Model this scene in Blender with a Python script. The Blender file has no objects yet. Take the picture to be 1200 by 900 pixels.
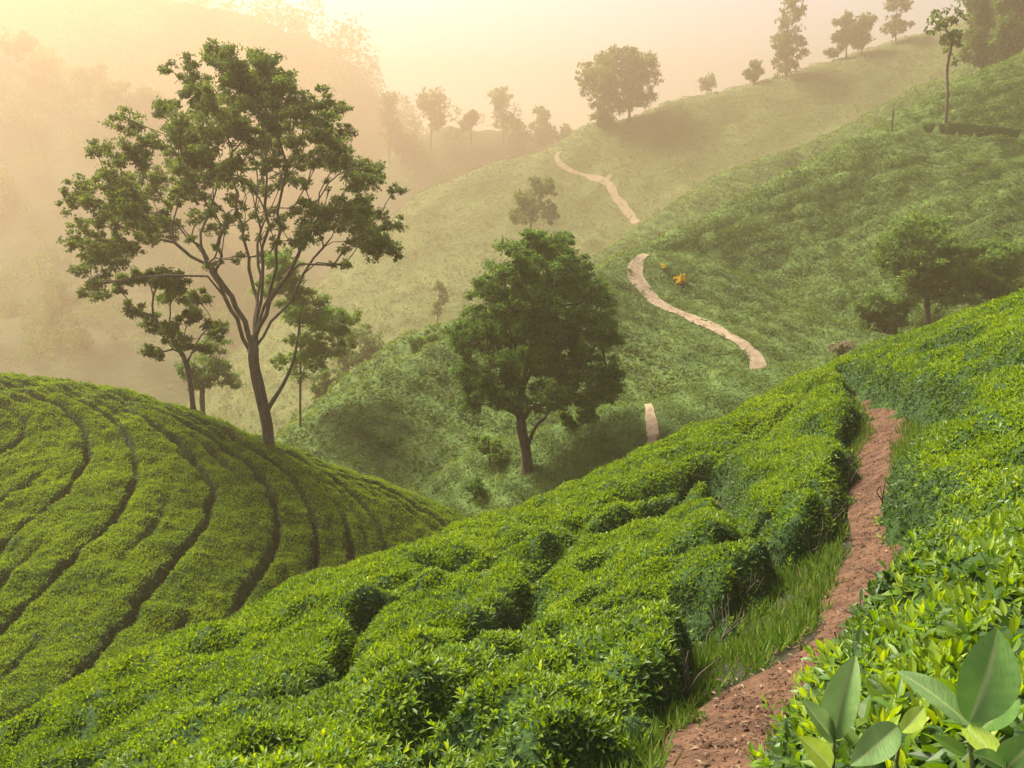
import bpy, math, random
import numpy as np
import zlib
from mathutils import Vector

rng = np.random.default_rng(11)
random.seed(11)
scene = bpy.context.scene
COL = scene.collection
R = math.radians

# ------------------------------------------------------------------ camera, sky, sun, exposure
F = 1067.0                                   # focal length in pixels of a 1200 px wide picture
PITCH = math.atan(220.0 / F)
cd = bpy.data.cameras.new("camera")
cd.lens = 32.0
cd.sensor_width = 36.0
cd.clip_start = 0.05
cd.clip_end = 4000
cam = bpy.data.objects.new("camera", cd)
cam.rotation_euler = (math.pi / 2 - PITCH, 0, 0)
COL.objects.link(cam)
scene.camera = cam

SUN_EL, SUN_AZ = R(50), R(-54)               # azimuth from the view direction, left is negative
world = bpy.data.worlds.new("World")
scene.world = world
world.use_nodes = True
wn = world.node_tree
bg = wn.nodes["Background"]
sky = wn.nodes.new("ShaderNodeTexSky")
sky.sky_type = 'NISHITA'
sky.sun_disc = False
sky.sun_elevation = SUN_EL
sky.sun_rotation = SUN_AZ
sky.air_density = 1.0
sky.dust_density = 1.5
sky.ozone_density = 0.4
wn.links.new(sky.outputs[0], bg.inputs[0])
bg.inputs[1].default_value = 0.075
sl = bpy.data.lights.new("sun", 'SUN')
sl.energy = 4.2
sl.angle = R(22)
sl.color = (1.0, 0.92, 0.78)
so = bpy.data.objects.new("sun", sl)
sd = Vector((math.sin(SUN_AZ) * math.cos(SUN_EL), math.cos(SUN_AZ) * math.cos(SUN_EL), math.sin(SUN_EL)))
so.rotation_euler = sd.to_track_quat('Z', 'Y').to_euler()
COL.objects.link(so)

vs = scene.view_settings
vs.view_transform = 'Standard'
vs.look = 'None'
vs.exposure = 2.27
vs.gamma = 1.0
vs.use_curve_mapping = False
scene.cycles.use_denoising = True
scene.cycles.denoiser = 'OPENIMAGEDENOISE'
scene.cycles.max_bounces = 6
scene.cycles.diffuse_bounces = 3
scene.cycles.glossy_bounces = 2
scene.cycles.transmission_bounces = 3
scene.cycles.volume_bounces = 2
scene.cycles.use_adaptive_sampling = True
scene.cycles.adaptive_threshold = 0.02

HAZE_DENSITY = 0.003
HAZE_ANISO = 0.55

# ------------------------------------------------------------------ geometry of the view
CP, SP = math.cos(PITCH), math.sin(PITCH)
def rays(px, py):
    a = (np.asarray(px, float) - 600) / F
    b = -(np.asarray(py, float) - 450) / F
    d = np.stack([a, CP + b * SP, -SP + b * CP], -1)
    return d / d[..., 1:2]                    # scaled so that y = 1
def at(px, py, Y):
    return rays(px, py) * np.asarray(Y, float)[..., None]
def project(P):
    z = P[..., 1] * CP - P[..., 2] * SP
    return 600 + F * P[..., 0] / z, 450 - F * (P[..., 1] * SP + P[..., 2] * CP) / z

class TPS:
    """smooth surface through scattered points"""
    def __init__(s, xy, v, smooth=0.0):
        xy = np.asarray(xy, float); v = np.asarray(v, float)
        s.c = xy.mean(0); s.k = 1.0 / max(1e-6, xy.std()); s.p = (xy - s.c) * s.k
        n = len(xy)
        K = s.ker(s.p, s.p) + np.eye(n) * smooth
        A = np.zeros((n + 3, n + 3)); A[:n, :n] = K
        A[:n, n] = 1; A[:n, n + 1:] = s.p; A[n, :n] = 1; A[n + 1:, :n] = s.p.T
        s.w = np.linalg.solve(A + np.eye(n + 3) * 1e-9, np.concatenate([v, np.zeros(3)]))
    @staticmethod
    def ker(a, b):
        r2 = ((a[:, None, :] - b[None]) ** 2).sum(-1)
        return 0.5 * r2 * np.log(r2 + 1e-12)
    def __call__(s, x, y):
        sh = np.shape(x)
        q = (np.stack([np.ravel(x), np.ravel(y)], -1) - s.c) * s.k
        o = np.empty(len(q)); n = len(s.p)
        for i in range(0, len(q), 40000):
            t = q[i:i + 40000]
            o[i:i + 40000] = s.ker(t, s.p) @ s.w[:n] + s.w[n] + t @ s.w[n + 1:]
        return o.reshape(sh)

_perm = rng.permutation(256); _perm = np.concatenate([_perm, _perm, _perm[:2]])
_grad = rng.normal(size=(256, 2)); _grad /= np.linalg.norm(_grad, axis=1)[:, None]
def noise(x, y):
    xi = np.floor(x).astype(int); yi = np.floor(y).astype(int); fx = x - xi; fy = y - yi
    xi &= 255; yi &= 255
    u = fx ** 3 * (fx * (fx * 6 - 15) + 10); v = fy ** 3 * (fy * (fy * 6 - 15) + 10)
    def g(a, b, dx, dy):
        q = _grad[_perm[_perm[(xi + a) & 255] + ((yi + b) & 255)]]
        return q[..., 0] * dx + q[..., 1] * dy
    n0 = g(0, 0, fx, fy) * (1 - u) + g(1, 0, fx - 1, fy) * u
    n1 = g(0, 1, fx, fy - 1) * (1 - u) + g(1, 1, fx - 1, fy - 1) * u
    return (n0 * (1 - v) + n1 * v) * 1.5
def sstep(a, b, x):
    t = np.clip((x - a) / (b - a), 0, 1); return t * t * (3 - 2 * t)
def fbm(x, y, o=3):
    s = 0; a = 1.0
    for i in range(o):
        s = s + a * noise(x * 2 ** i + 17.3 * i, y * 2 ** i - 9.1 * i); a *= .5
    return s

class Hill:
    """surface through points given as (pixel x, pixel y, distance); silhouettes get hidden points behind them"""
    def __init__(s, sil, face, back=10, drop=5, extra=(), reach=8, fall=0.6, smooth=0.0, off=0.0):
        pts = []
        for (px, py, Y) in list(sil) + list(face):
            pts.append(at(px, py, Y))
        for (px, py, Y) in sil:
            d = rays(px, py); p = d * Y
            q = p + d * back; q[2] = min(p[2], q[2]) - drop; pts.append(q)
            q = p + d * back * 2.2; q[2] = min(p[2], q[2]) - drop * 3; pts.append(q)
        for e in extra: pts.append(np.array(e, float))
        s.pts = np.array(pts); s.reach = reach; s.fall = fall; s.off = off
        s.t = TPS(s.pts[:, :2], s.pts[:, 2], smooth)
    def __call__(s, x, y):
        x = np.asarray(x, float); y = np.asarray(y, float)
        z = s.t(x, y)
        q = np.stack([x.ravel(), y.ravel()], -1); dm = np.empty(len(q))
        for i in range(0, len(q), 40000):
            dm[i:i + 40000] = np.sqrt(((q[i:i + 40000, None] - s.pts[None, :, :2]) ** 2).sum(-1).min(1))
        return z - s.fall * np.maximum(0, dm.reshape(x.shape) - s.reach) + s.off
    def hit(s, px, py, y0=1.0, y1=260.0, dz=0.0, n=700):
        """where the pixel's ray meets this surface"""
        d = rays(px, py); Y = np.geomspace(y0, y1, n)
        P = d[None] * Y[:, None]
        f = P[:, 2] - (s(P[:, 0], P[:, 1]) + dz)
        i = np.where((f[1:] <= 0) & (f[:-1] > 0))[0]
        if len(i) == 0:
            return P[np.argmin(np.abs(f))]
        i = i[0]; t = f[i] / (f[i] - f[i + 1])
        return P[i] * (1 - t) + P[i + 1] * t
    def hits(s, pl, **k):
        return np.array([s.hit(px, py, **k) for px, py in pl])

# ------------------------------------------------------------------ materials
def mat(name):
    m = bpy.data.materials.new(name); m.use_nodes = True
    nt = m.node_tree; b = nt.nodes["Principled BSDF"]
    return m, nt, b
def nd(nt, t, **k):
    n = nt.nodes.new(t)
    for a, v in k.items(): setattr(n, a, v)
    return n
def ramp(nt, fac, stops):
    r = nd(nt, "ShaderNodeValToRGB")
    el = r.color_ramp.elements
    while len(el) < len(stops): el.new(0.5)
    for e, (p, c) in zip(el, stops): e.position = p; e.color = (*c, 1)
    nt.links.new(fac, r.inputs[0]); return r.outputs[0]

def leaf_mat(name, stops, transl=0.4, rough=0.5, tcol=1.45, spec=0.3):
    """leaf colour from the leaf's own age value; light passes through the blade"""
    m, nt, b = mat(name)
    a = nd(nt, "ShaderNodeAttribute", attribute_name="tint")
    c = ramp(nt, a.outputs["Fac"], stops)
    nt.links.new(c, b.inputs["Base Color"])
    b.inputs["Roughness"].default_value = rough
    b.inputs["Specular IOR Level"].default_value = spec
    t = nd(nt, "ShaderNodeBsdfTranslucent")
    hs = nd(nt, "ShaderNodeHueSaturation")
    hs.inputs["Hue"].default_value = 0.485
    hs.inputs["Saturation"].default_value = 1.1
    hs.inputs["Value"].default_value = tcol
    nt.links.new(c, hs.inputs["Color"]); nt.links.new(hs.outputs[0], t.inputs["Color"])
    mx = nd(nt, "ShaderNodeMixShader"); mx.inputs[0].default_value = transl
    nt.links.new(b.outputs[0], mx.inputs[1]); nt.links.new(t.outputs[0], mx.inputs[2])
    nt.links.new(mx.outputs[0], nt.nodes["Material Output"].inputs[0])
    return m

M = {}
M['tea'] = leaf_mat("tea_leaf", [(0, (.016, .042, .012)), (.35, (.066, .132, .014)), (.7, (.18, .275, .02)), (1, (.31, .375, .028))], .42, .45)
M['shoot'] = leaf_mat("tea_shoot", [(0, (.08, .165, .018)), (.4, (.15, .25, .022)), (1, (.29, .39, .038))], .45, .4)
M['hillleaf'] = leaf_mat("hill_cover_leaf", [(0, (.034, .068, .013)), (.5, (.08, .138, .018)), (1, (.165, .22, .026))], .35, .6)
M['tree'] = leaf_mat("tree_leaf", [(0, (.034, .066, .014)), (.5, (.076, .128, .023)), (1, (.145, .20, .035))], .45, .55)
M['treegreen'] = leaf_mat("broad_tree_leaf", [(0, (.03, .074, .016)), (.5, (.068, .145, .025)), (1, (.14, .225, .04))], .45, .55)
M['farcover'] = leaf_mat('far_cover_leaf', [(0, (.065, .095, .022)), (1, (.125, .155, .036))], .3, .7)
M['grass'] = leaf_mat("grass_blade", [(0, (.07, .14, .02)), (.7, (.14, .235, .032)), (1, (.24, .25, .07))], .35, .6)
M['flower'] = leaf_mat("yellow_blossom", [(0, (.30, .28, .03)), (1, (.7, .45, .03))], .3, .6)
M['litter'] = leaf_mat('litter_leaf', [(0, (.05, .03, .018)), (.6, (.14, .085, .045)), (1, (.24, .17, .10))], .1, .7)
M['dryleaf'] = leaf_mat("dry_leaf", [(0, (.16, .15, .07)), (1, (.34, .30, .17))], .3, .6)
def bark_mat(name, c0, c1, sc=9):
    m, nt, b = mat(name)
    tc = nd(nt, "ShaderNodeTexCoord"); mp = nd(nt, "ShaderNodeMapping"); mp.inputs["Scale"].default_value = (sc, sc, sc * .25)
    n = nd(nt, "ShaderNodeTexNoise"); n.inputs["Scale"].default_value = 1.0; n.inputs["Detail"].default_value = 6
    nt.links.new(tc.outputs["Object"], mp.inputs[0]); nt.links.new(mp.outputs[0], n.inputs["Vector"])
    nt.links.new(ramp(nt, n.outputs[0], [(.3, c0), (.7, c1)]), b.inputs["Base Color"])
    b.inputs["Roughness"].default_value = .9
    bp = nd(nt, "ShaderNodeBump"); bp.inputs["Strength"].default_value = .6; bp.inputs["Distance"].default_value = .04
    nt.links.new(n.outputs[0], bp.inputs["Height"]); nt.links.new(bp.outputs[0], b.inputs["Normal"])
    return m
M['bark'] = bark_mat("tree_bark", (.035, .026, .018), (.11, .085, .06))
M['stem'] = bark_mat("green_stem", (.06, .09, .02), (.12, .15, .04), 60)
M['wood'] = bark_mat("post_wood", (.06, .045, .03), (.14, .11, .08))

def ground_mat(name, stops, scale, bump=.1, bscale=8, rough=.95):
    m, nt, b = mat(name)
    tc = nd(nt, "ShaderNodeTexCoord")
    n = nd(nt, "ShaderNodeTexNoise"); n.inputs["Scale"].default_value = scale; n.inputs["Detail"].default_value = 8; n.inputs["Roughness"].default_value = .65
    nt.links.new(tc.outputs["Object"], n.inputs["Vector"])
    nt.links.new(ramp(nt, n.outputs[0], stops), b.inputs["Base Color"])
    b.inputs["Roughness"].default_value = rough; b.inputs["Specular IOR Level"].default_value = .2
    n2 = nd(nt, "ShaderNodeTexNoise"); n2.inputs["Scale"].default_value = bscale; n2.inputs["Detail"].default_value = 6
    nt.links.new(tc.outputs["Object"], n2.inputs["Vector"])
    bp = nd(nt, "ShaderNodeBump"); bp.inputs["Strength"].default_value = .8; bp.inputs["Distance"].default_value = bump
    nt.links.new(n2.outputs[0], bp.inputs["Height"]); nt.links.new(bp.outputs[0], b.inputs["Normal"])
    return m
M['soil'] = ground_mat("dark_soil", [(.3, (.018, .024, .01)), (.55, (.035, .032, .018)), (.75, (.028, .045, .012))], 3, .06, 20)  # dark brown soil with a green tinge
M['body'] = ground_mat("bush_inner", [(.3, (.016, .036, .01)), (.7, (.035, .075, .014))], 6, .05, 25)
M['dirt'] = ground_mat("red_dirt", [(.25, (.030, .016, .010)), (.45, (.072, .038, .021)), (.6, (.118, .064, .036)), (.8, (.044, .025, .014))], 5, .05, 22)
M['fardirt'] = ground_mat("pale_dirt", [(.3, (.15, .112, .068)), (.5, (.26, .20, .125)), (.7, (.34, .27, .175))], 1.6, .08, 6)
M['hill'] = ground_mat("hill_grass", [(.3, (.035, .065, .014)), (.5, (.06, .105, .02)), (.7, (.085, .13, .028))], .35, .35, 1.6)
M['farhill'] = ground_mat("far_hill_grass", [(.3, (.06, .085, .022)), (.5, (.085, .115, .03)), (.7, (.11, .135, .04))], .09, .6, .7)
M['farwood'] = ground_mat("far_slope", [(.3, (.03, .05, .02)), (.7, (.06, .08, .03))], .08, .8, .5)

# ------------------------------------------------------------------ mesh helpers
def build(name, parts, mats, parent=None, origin=None):
    """parts: list of (verts, faces, tint per vert or number, material index, smooth) joined into one mesh"""
    V = []; LV = []; LT = []; T = []; MI = []; SM = []; n = 0
    for (v, f, t, mi, sm) in parts:
        if len(v) == 0 or len(f) == 0: continue
        V.append(v); LV.append((f + n).ravel()); LT.append(np.full(len(f), f.shape[1], np.int32))
        T.append(np.broadcast_to(np.asarray(t, np.float32), (len(v),)))
        MI.append(np.full(len(f), mi, np.int32)); SM.append(np.full(len(f), sm, bool)); n += len(v)
    me = bpy.data.meshes.new(name)
    if n:
        V = np.concatenate(V).astype(np.float32)
        if origin is not None: V = V - np.asarray(origin, np.float32)
        LV = np.concatenate(LV).astype(np.int32); LT = np.concatenate(LT)
        me.vertices.add(len(V)); me.vertices.foreach_set("co", V.ravel())
        me.loops.add(len(LV)); me.loops.foreach_set("vertex_index", LV)
        me.polygons.add(len(LT))
        me.polygons.foreach_set("loop_start", np.concatenate([[0], np.cumsum(LT)[:-1]]).astype(np.int32))
        me.polygons.foreach_set("loop_total", LT)
        me.polygons.foreach_set("material_index", np.concatenate(MI))
        me.polygons.foreach_set("use_smooth", np.concatenate(SM))
        at_ = me.attributes.new("tint", 'FLOAT', 'POINT'); at_.data.foreach_set("value", np.concatenate(T).astype(np.float32))
        me.update(calc_edges=True)
    for m in mats: me.materials.append(M[m])
    o = bpy.data.objects.new(name, me); COL.objects.link(o)
    if parent is not None: o.parent = parent
    elif origin is not None: o.location = origin
    return o
def thing(name, loc, label, cat, group=None):
    o = bpy.data.objects.new(name, None); COL.objects.link(o); o.location = [float(v) for v in loc]
    o.empty_display_size = .2
    return tag(o, label, cat, group)
def tag(o, label=None, cat=None, group=None, kind=None):
    if label: o["label"] = label
    if cat: o["category"] = cat
    if group: o["group"] = group
    if kind: o["kind"] = kind
    return o
def unit(a): return a / np.maximum(1e-9, np.linalg.norm(a, axis=-1, keepdims=True))
def rvec(n): return unit(rng.normal(size=(n, 3)))

def leaf_quads(P, D, N, L, W):
    """one folded blade of four corners per leaf"""
    S = unit(np.cross(D, N)); N = np.cross(S, D); L = L[:, None]; W = W[:, None]
    mid = P + D * L * .48
    v = np.stack([P, mid + S * W * .5 + N * W * .18, P + D * L - N * L * .12, mid - S * W * .5 + N * W * .18], 1).reshape(-1, 3)
    k = np.arange(len(P))[:, None] * 4
    return v, np.concatenate([k + [[0, 1, 2]], k + [[0, 2, 3]]])
def leaf_full(P, D, N, L, W):
    """a blade with a midrib fold and a curve along its length"""
    S = unit(np.cross(D, N)); N = np.cross(S, D); L = L[:, None]; W = W[:, None]
    cur = rng.uniform(-.05, .28, (len(P), 1))
    def c(t): return P + D * L * t - N * L * cur * t * t
    e = N * W * .16
    v = np.stack([P, c(.28) + S * W * .40 + e, c(.28), c(.28) - S * W * .40 + e,
                  c(.62) + S * W * .44 + e, c(.62), c(.62) - S * W * .44 + e, c(1.0)], 1).reshape(-1, 3)
    f = np.array([[0, 1, 2], [0, 2, 3], [1, 4, 5], [1, 5, 2], [2, 5, 6], [2, 6, 3], [4, 7, 5], [5, 7, 6]])
    k = np.arange(len(P))[:, None, None] * 8
    return v, (k + f[None]).reshape(-1, 3)

def tube(path, rad, sides=7):
    path = np.asarray(path, float); rad = np.asarray(rad, float)
    t = unit(np.gradient(path, axis=0))
    ref = np.array([0, 1, 0.]) if abs(t[0, 1]) < .9 else np.array([1., 0, 0])
    a = unit(np.cross(t, ref)); b = np.cross(t, a)
    ang = np.arange(sides) * 2 * np.pi / sides
    v = path[:, None] + rad[:, None, None] * (a[:, None] * np.cos(ang)[None, :, None] + b[:, None] * np.sin(ang)[None, :, None])
    n = len(path); i = np.arange(n - 1)[:, None] * sides; j = np.arange(sides)[None]; j2 = (j + 1) % sides
    f = np.stack([i + j, i + j2, i + sides + j2, i + sides + j], -1).reshape(-1, 4)
    return v.reshape(-1, 3), f
def grid_faces(ny, nx):
    i = np.arange(ny - 1)[:, None] * nx + np.arange(nx - 1)[None]
    return np.stack([i, i + 1, i + nx + 1, i + nx], -1).reshape(-1, 4)
def compact(v, f, *attrs):
    u, inv = np.unique(f, return_inverse=True)
    return (v[u], inv.reshape(f.shape)) + tuple(a[u] for a in attrs)
def catmull(p, n):
    p = np.asarray(p, float); q = np.vstack([2 * p[0] - p[1], p, 2 * p[-1] - p[-2]]); o = []
    for i in range(1, len(q) - 2):
        t = np.linspace(0, 1, n, endpoint=False)[:, None]
        o.append(.5 * (2 * q[i] + (q[i + 1] - q[i - 1]) * t + (2 * q[i - 1] - 5 * q[i] + 4 * q[i + 1] - q[i + 2]) * t ** 2 + (3 * q[i] - q[i - 1] - 3 * q[i + 1] + q[i + 2]) * t ** 3))
    o.append(p[-1:]); return np.vstack(o)
def seg_dist(x, y, pl):
    """distance to a polyline"""
    d = np.full(np.shape(x), 1e9)
    for a, b in zip(pl[:-1], pl[1:]):
        ax, ay = a[:2]; bx, by = b[:2]; L2 = (bx - ax) ** 2 + (by - ay) ** 2 + 1e-9
        t = np.clip(((x - ax) * (bx - ax) + (y - ay) * (by - ay)) / L2, 0, 1)
        d = np.minimum(d, np.hypot(x - ax - t * (bx - ax), y - ay - t * (by - ay)))
    return d
def inside(x, y, poly):
    c = np.zeros(np.shape(x), bool); n = len(poly)
    for i in range(n):
        x0, y0 = poly[i][:2]; x1, y1 = poly[(i + 1) % n][:2]
        k = ((y0 > y) != (y1 > y)) & (x < (x1 - x0) * (y - y0) / (y1 - y0 + 1e-12) + x0)
        c ^= k
    return c

def sample(V, Fq, wts, n):
    """n random points on quads with their normals"""
    a, b, c, d = (V[Fq[:, i]] for i in range(4))
    nr = np.cross(c - a, d - b); ar = .5 * np.linalg.norm(nr, axis=1); nr = unit(nr)
    nr[nr[:, 2] < -.2] *= -1
    w = ar * wts; tot = w.sum()
    if n is None: n = rng.poisson(tot)
    i = rng.choice(len(Fq), int(n), p=w / tot)
    u = rng.random((len(i), 1)); v = rng.random((len(i), 1))
    P = (a[i] * (1 - u) + b[i] * u) * (1 - v) + (d[i] * (1 - u) + c[i] * u) * v
    return P, nr[i], i

# ------------------------------------------------------------------ the land
BASE = -55.0
hill_A = Hill(
    sil=[(0, 846, 10.5), (150, 773, 12), (300, 708, 13.5), (430, 662, 15.5), (560, 618, 18), (680, 577, 21), (800, 535, 24), (900, 482, 26), (955, 442, 26.5),
         (1000, 430, 25.5), (1050, 409, 24.5), (1100, 389, 23.5), (1150, 368, 22.5), (1200, 348, 21.5), (1300, 305, 20.5)],
    face=[(0, 900, 9.2), (300, 800, 8.2), (300, 900, 5.2), (560, 700, 10.5), (560, 800, 5.9), (600, 900, 3.7), (800, 600, 15), (800, 700, 8.6),
          (930, 500, 17.5), (720, 640, 12.5), (430, 760, 8.6), (150, 860, 8.4),
          (1200, 500, 9.5), (1100, 600, 7.8), (1000, 745, 5.0), (1200, 650, 4.0), (1150, 800, 1.75), (950, 880, 2.3), (1120, 470, 14), (1200, 420, 14), (1060, 700, 4.6)],
    extra=[tuple(at(px, py, Y) + np.array([0, 0, .7])) for px, py, Y in [(850, 870, 5.2), (935, 755, 6.7), (1025, 640, 9.6), (1015, 590, 11.4), (1030, 540, 13.6), (1045, 490, 17), (1010, 460, 20.5)]]
          + [(-2.5, .5, -2.2), (0, .3, -1.45), (2.0, .5, -.6), (-7, 3, -5.2)],
    back=4, drop=2.6, reach=3, fall=.5, smooth=.0004)
HED = 0.75                                   # height of the clipped bushes over the soil
hill_L = Hill(
    sil=[(-150, 437, 35), (0, 440, 35), (80, 449, 35), (160, 464, 35), (240, 489, 35), (315, 517, 35.2), (380, 542, 35.6), (450, 566, 36), (520, 594, 36.5), (560, 612, 36)],
    face=[(315, 534, 32.75), (0, 838, 18.12), (0, 733, 21.88), (0, 600, 27.50), (0, 500, 31.88), (-150, 600, 26.25), (-150, 800, 18.75), (120, 560, 29.38), (150, 640, 25.62), (100, 790, 19.62), (220, 600, 28.50),
          (220, 700, 24.12), (320, 620, 28.75), (320, 690, 25.88), (420, 620, 30.88), (420, 670, 28.75), (490, 640, 31.88), (100, 500, 32.50), (240, 540, 31.88), (400, 580, 33.12), (200, 780, 21.25)],
    extra=[(-1, 27, -14.6), (-4, 20, -13.4), (-10, 14.5, -12.2)], back=6, drop=2.6, reach=4, fall=.6, smooth=.0004)
hill_G = Hill(
    sil=[(560, 525, 41), (610, 513, 41), (672, 491, 41), (740, 472, 40), (759, 473, 39.5), (815, 452, 40), (875, 437, 41), (950, 430, 42), (1010, 424, 43)],
    face=[(627, 549, 36.6), (700, 540, 35.6), (765, 525, 34.6), (765, 490, 37.5), (850, 490, 36), (900, 460, 37), (560, 580, 37), (600, 572, 36), (680, 557, 35), (640, 563, 35.6), (530, 590, 37.5)],
    extra=[(3, 30, -13), (8, 30, -11.5)], back=3, drop=1.2, reach=5, fall=.5, smooth=.0004)
hill_E = Hill(
    sil=[(365, 492, 46), (400, 470, 47), (450, 441, 49), (500, 412, 51), (550, 383, 53), (600, 357, 55), (650, 336, 57), (700, 317, 59), (735, 300, 61), (757, 296, 62.5)],
    face=[(745, 310, 60.5), (752, 330, 58.5), (775, 355, 56.5), (830, 380, 53.8), (870, 400, 51.6), (890, 418, 50), (900, 436, 48.4), (800, 420, 50.5), (720, 420, 51), (720, 370, 55),
          (850, 440, 47.6), (780, 465, 46.3), (680, 480, 45.8), (600, 480, 46), (500, 470, 47.3), (450, 500, 45), (400, 520, 44), (550, 545, 42), (840, 376, 54.6), (900, 405, 52), (960, 425, 50), (790, 345, 58.2), (930, 445, 47)],
    back=7, drop=3, reach=5, fall=.5, smooth=.0004)
hill_K = Hill(sil=[(430, 425, 60), (470, 398, 61), (520, 380, 62), (560, 370, 63), (600, 362, 64)], face=[(480, 418, 58), (530, 402, 59), (430, 450, 56), (580, 395, 59)], back=6, drop=3, reach=5, fall=.6)
hill_B = Hill(
    sil=[(757, 297, 65), (800, 272, 68), (850, 246, 71), (915, 208, 75), (978, 172, 79), (1048, 137, 83), (1112, 100, 88), (1200, 61, 94), (1350, 10, 100)],
    face=[(1054, 157, 80), (1107, 152, 79.5), (1200, 158, 78), (1350, 165, 78), (900, 300, 67), (1000, 300, 65.5), (1100, 300, 64), (1200, 300, 62.5), (1000, 240, 71.5), (1100, 220, 71.5), (1200, 220, 70.5),
          (850, 340, 62), (950, 400, 55.5), (1000, 400, 55), (800, 320, 63.6), (1100, 380, 56), (1200, 370, 56), (850, 290, 67.5), (1350, 300, 62), (1350, 400, 53), (900, 378, 57), (780, 322, 62.5)],
    back=12, drop=5, reach=7, fall=.5, smooth=.0003)
hill_B2 = Hill(
    sil=[(690, 306, 120.3), (700, 300, 121.8), (770, 250, 126.1), (840, 205, 130.5), (900, 183, 136.3), (950, 167, 140.7), (1015, 145, 147.9), (1100, 112, 153.7)],
    face=[(750, 290, 116), (850, 240, 121.8), (800, 262, 118.9), (700, 340, 111.6), (690, 325, 113.1), (950, 200, 130.5)], back=12, drop=6, reach=8, fall=.6)
hill_C = Hill(
    sil=[(410, 300, 222), (467, 243, 225), (533, 209, 225), (600, 189, 228), (653, 168, 232.5), (683, 151, 234), (725, 140, 237), (800, 117, 240), (875, 97, 243), (925, 85, 246), (1000, 62, 250.5), (1075, 42, 255), (1130, 27, 258), (1200, 5, 264), (1350, -40, 276)],
    face=[(653, 180, 225), (665, 198, 219), (690, 208, 215.2), (712, 212, 212.2), (725, 235, 204.8), (742, 258, 197.2), (500, 300, 196.5), (600, 280, 193.5), (700, 280, 190.5), (450, 350, 177), (550, 350, 169.5), (380, 390, 168), (800, 200, 211.5),
          (900, 160, 220.5), (1000, 120, 229.5), (1100, 100, 228), (500, 370, 162), (400, 340, 192), (1000, 180, 196.5), (850, 230, 189), (1200, 80, 228), (1350, 60, 228), (600, 400, 150), (450, 420, 150)],
    back=24, drop=9, reach=24, fall=.6, smooth=.0003)
hill_F = Hill(                               # far wooded slope on the left
    sil=[(-200, 20, 338.2), (-100, 35, 333.3), (0, 60, 330), (60, 92, 330), (100, 117, 330), (150, 142, 326.7), (190, 168, 323.4), (230, 232, 313.5), (270, 305, 297)],
    face=[(-200, 200, 288.8), (0, 200, 288.8), (100, 250, 272.2), (0, 330, 239.2), (150, 330, 250.8), (200, 400, 217.8), (-200, 330, 239.2), (0, 410, 206.2)], back=50, drop=20, reach=36, fall=.5)
hill_M = Hill(                               # misty rise behind the valley
    sil=[(330, 290, 365.5), (430, 203, 374), (470, 170, 374), (530, 154, 377.4), (590, 152, 377.4), (640, 162, 382.5), (690, 166, 387.6), (780, 150, 394.4)],
    face=[(450, 260, 340), (560, 240, 340), (660, 230, 348.5), (400, 320, 323)], back=40, drop=17, reach=34, fall=.5)
hill_R = Hill(                               # farthest ridge
    sil=[(-300, -30, 516.6), (0, -20, 516.6), (150, -8, 516.6), (230, 8, 516.6), (300, 28, 516.6), (360, 45, 514.5), (400, 62, 512.4), (440, 105, 504), (480, 160, 495.6)],
    face=[(-300, 150, 472.5), (0, 120, 472.5), (200, 130, 466.2), (350, 200, 466.2)], back=50, drop=28, reach=55, fall=.6)
ALLH = [hill_A, hill_L, hill_G, hill_E, hill_K, hill_B, hill_B2, hill_C, hill_F, hill_M, hill_R]

def hill_mesh(h, step, matn, rough=0.0, rs=3.0, x=None, y=None, mg=30, off=0.0, floor=BASE - .6, edit=None):
    lo = h.pts[:, :2].min(0) - h.reach - mg; hi = h.pts[:, :2].max(0) + h.reach + mg
    if x: lo[0], hi[0] = x
    if y: lo[1], hi[1] = y
    xs = np.arange(lo[0], hi[0], step); ys = np.arange(lo[1], hi[1], step)
    X, Y = np.meshgrid(xs, ys)
    Z = h(X, Y) + off
    if rough: Z = Z + rough * fbm(X / rs, Y / rs, 4)
    if edit: Z = edit(X, Y, Z)
    V = np.stack([X, Y, Z], -1).reshape(-1, 3); f = grid_faces(len(ys), len(xs))
    f = f[(V[f][:, :, 2].max(1) > floor)]
    V, f = compact(V, f)
    o = build("hill", [(V, f, .5, 0, True)], [matn]); tag(o, kind='structure')
    return V, f

# valley floor reaching out into the mist
xs = np.linspace(-860, 860, 120); ys = np.linspace(-240, 960, 100)
X, Y = np.meshgrid(xs, ys); V = np.stack([X, Y, BASE + .8 * fbm(X / 60, Y / 60)], -1).reshape(-1, 3)
tag(build("ground", [(V, grid_faces(100, 120), .5, 0, True)], ['farhill']), kind='structure')

def terrace(X, Y, Z):
    """the cut bank that runs across the right-hand slope below its crest"""
    s = sstep(.1, .9, seg_dist(X, Y, TERR)); below = Y < np.interp(X, TERR[:, 0], TERR[:, 1])
    on = sstep(TERR[0, 0], TERR[0, 0] + 4, X)
    return Z + on * (1 - s) * np.where(below, -.62, .3)
TERR = hill_B.hits([(1050, 155), (1080, 151), (1107, 150), (1150, 152), (1200, 157), (1300, 163)], y0=50, y1=120)
def bench(h, P, w, edit=None):
    """level the rough ground under a path"""
    c_ = catmull(P, 8)
    def e(X, Y, Z):
        if edit: Z = edit(X, Y, Z)
        k = 1 - sstep(w, w * 2.2, seg_dist(X, Y, c_))
        return Z * (1 - k) + (h(X, Y) - .02) * k
    return e
pathE = hill_E.hits([(757, 298), (748, 304), (745, 316), (750, 332), (762, 347), (780, 359), (806, 371), (832, 382), (856, 394), (874, 405), (886, 418), (891, 432), (892, 445), (890, 458), (884, 472)], y0=40, y1=90)
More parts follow.
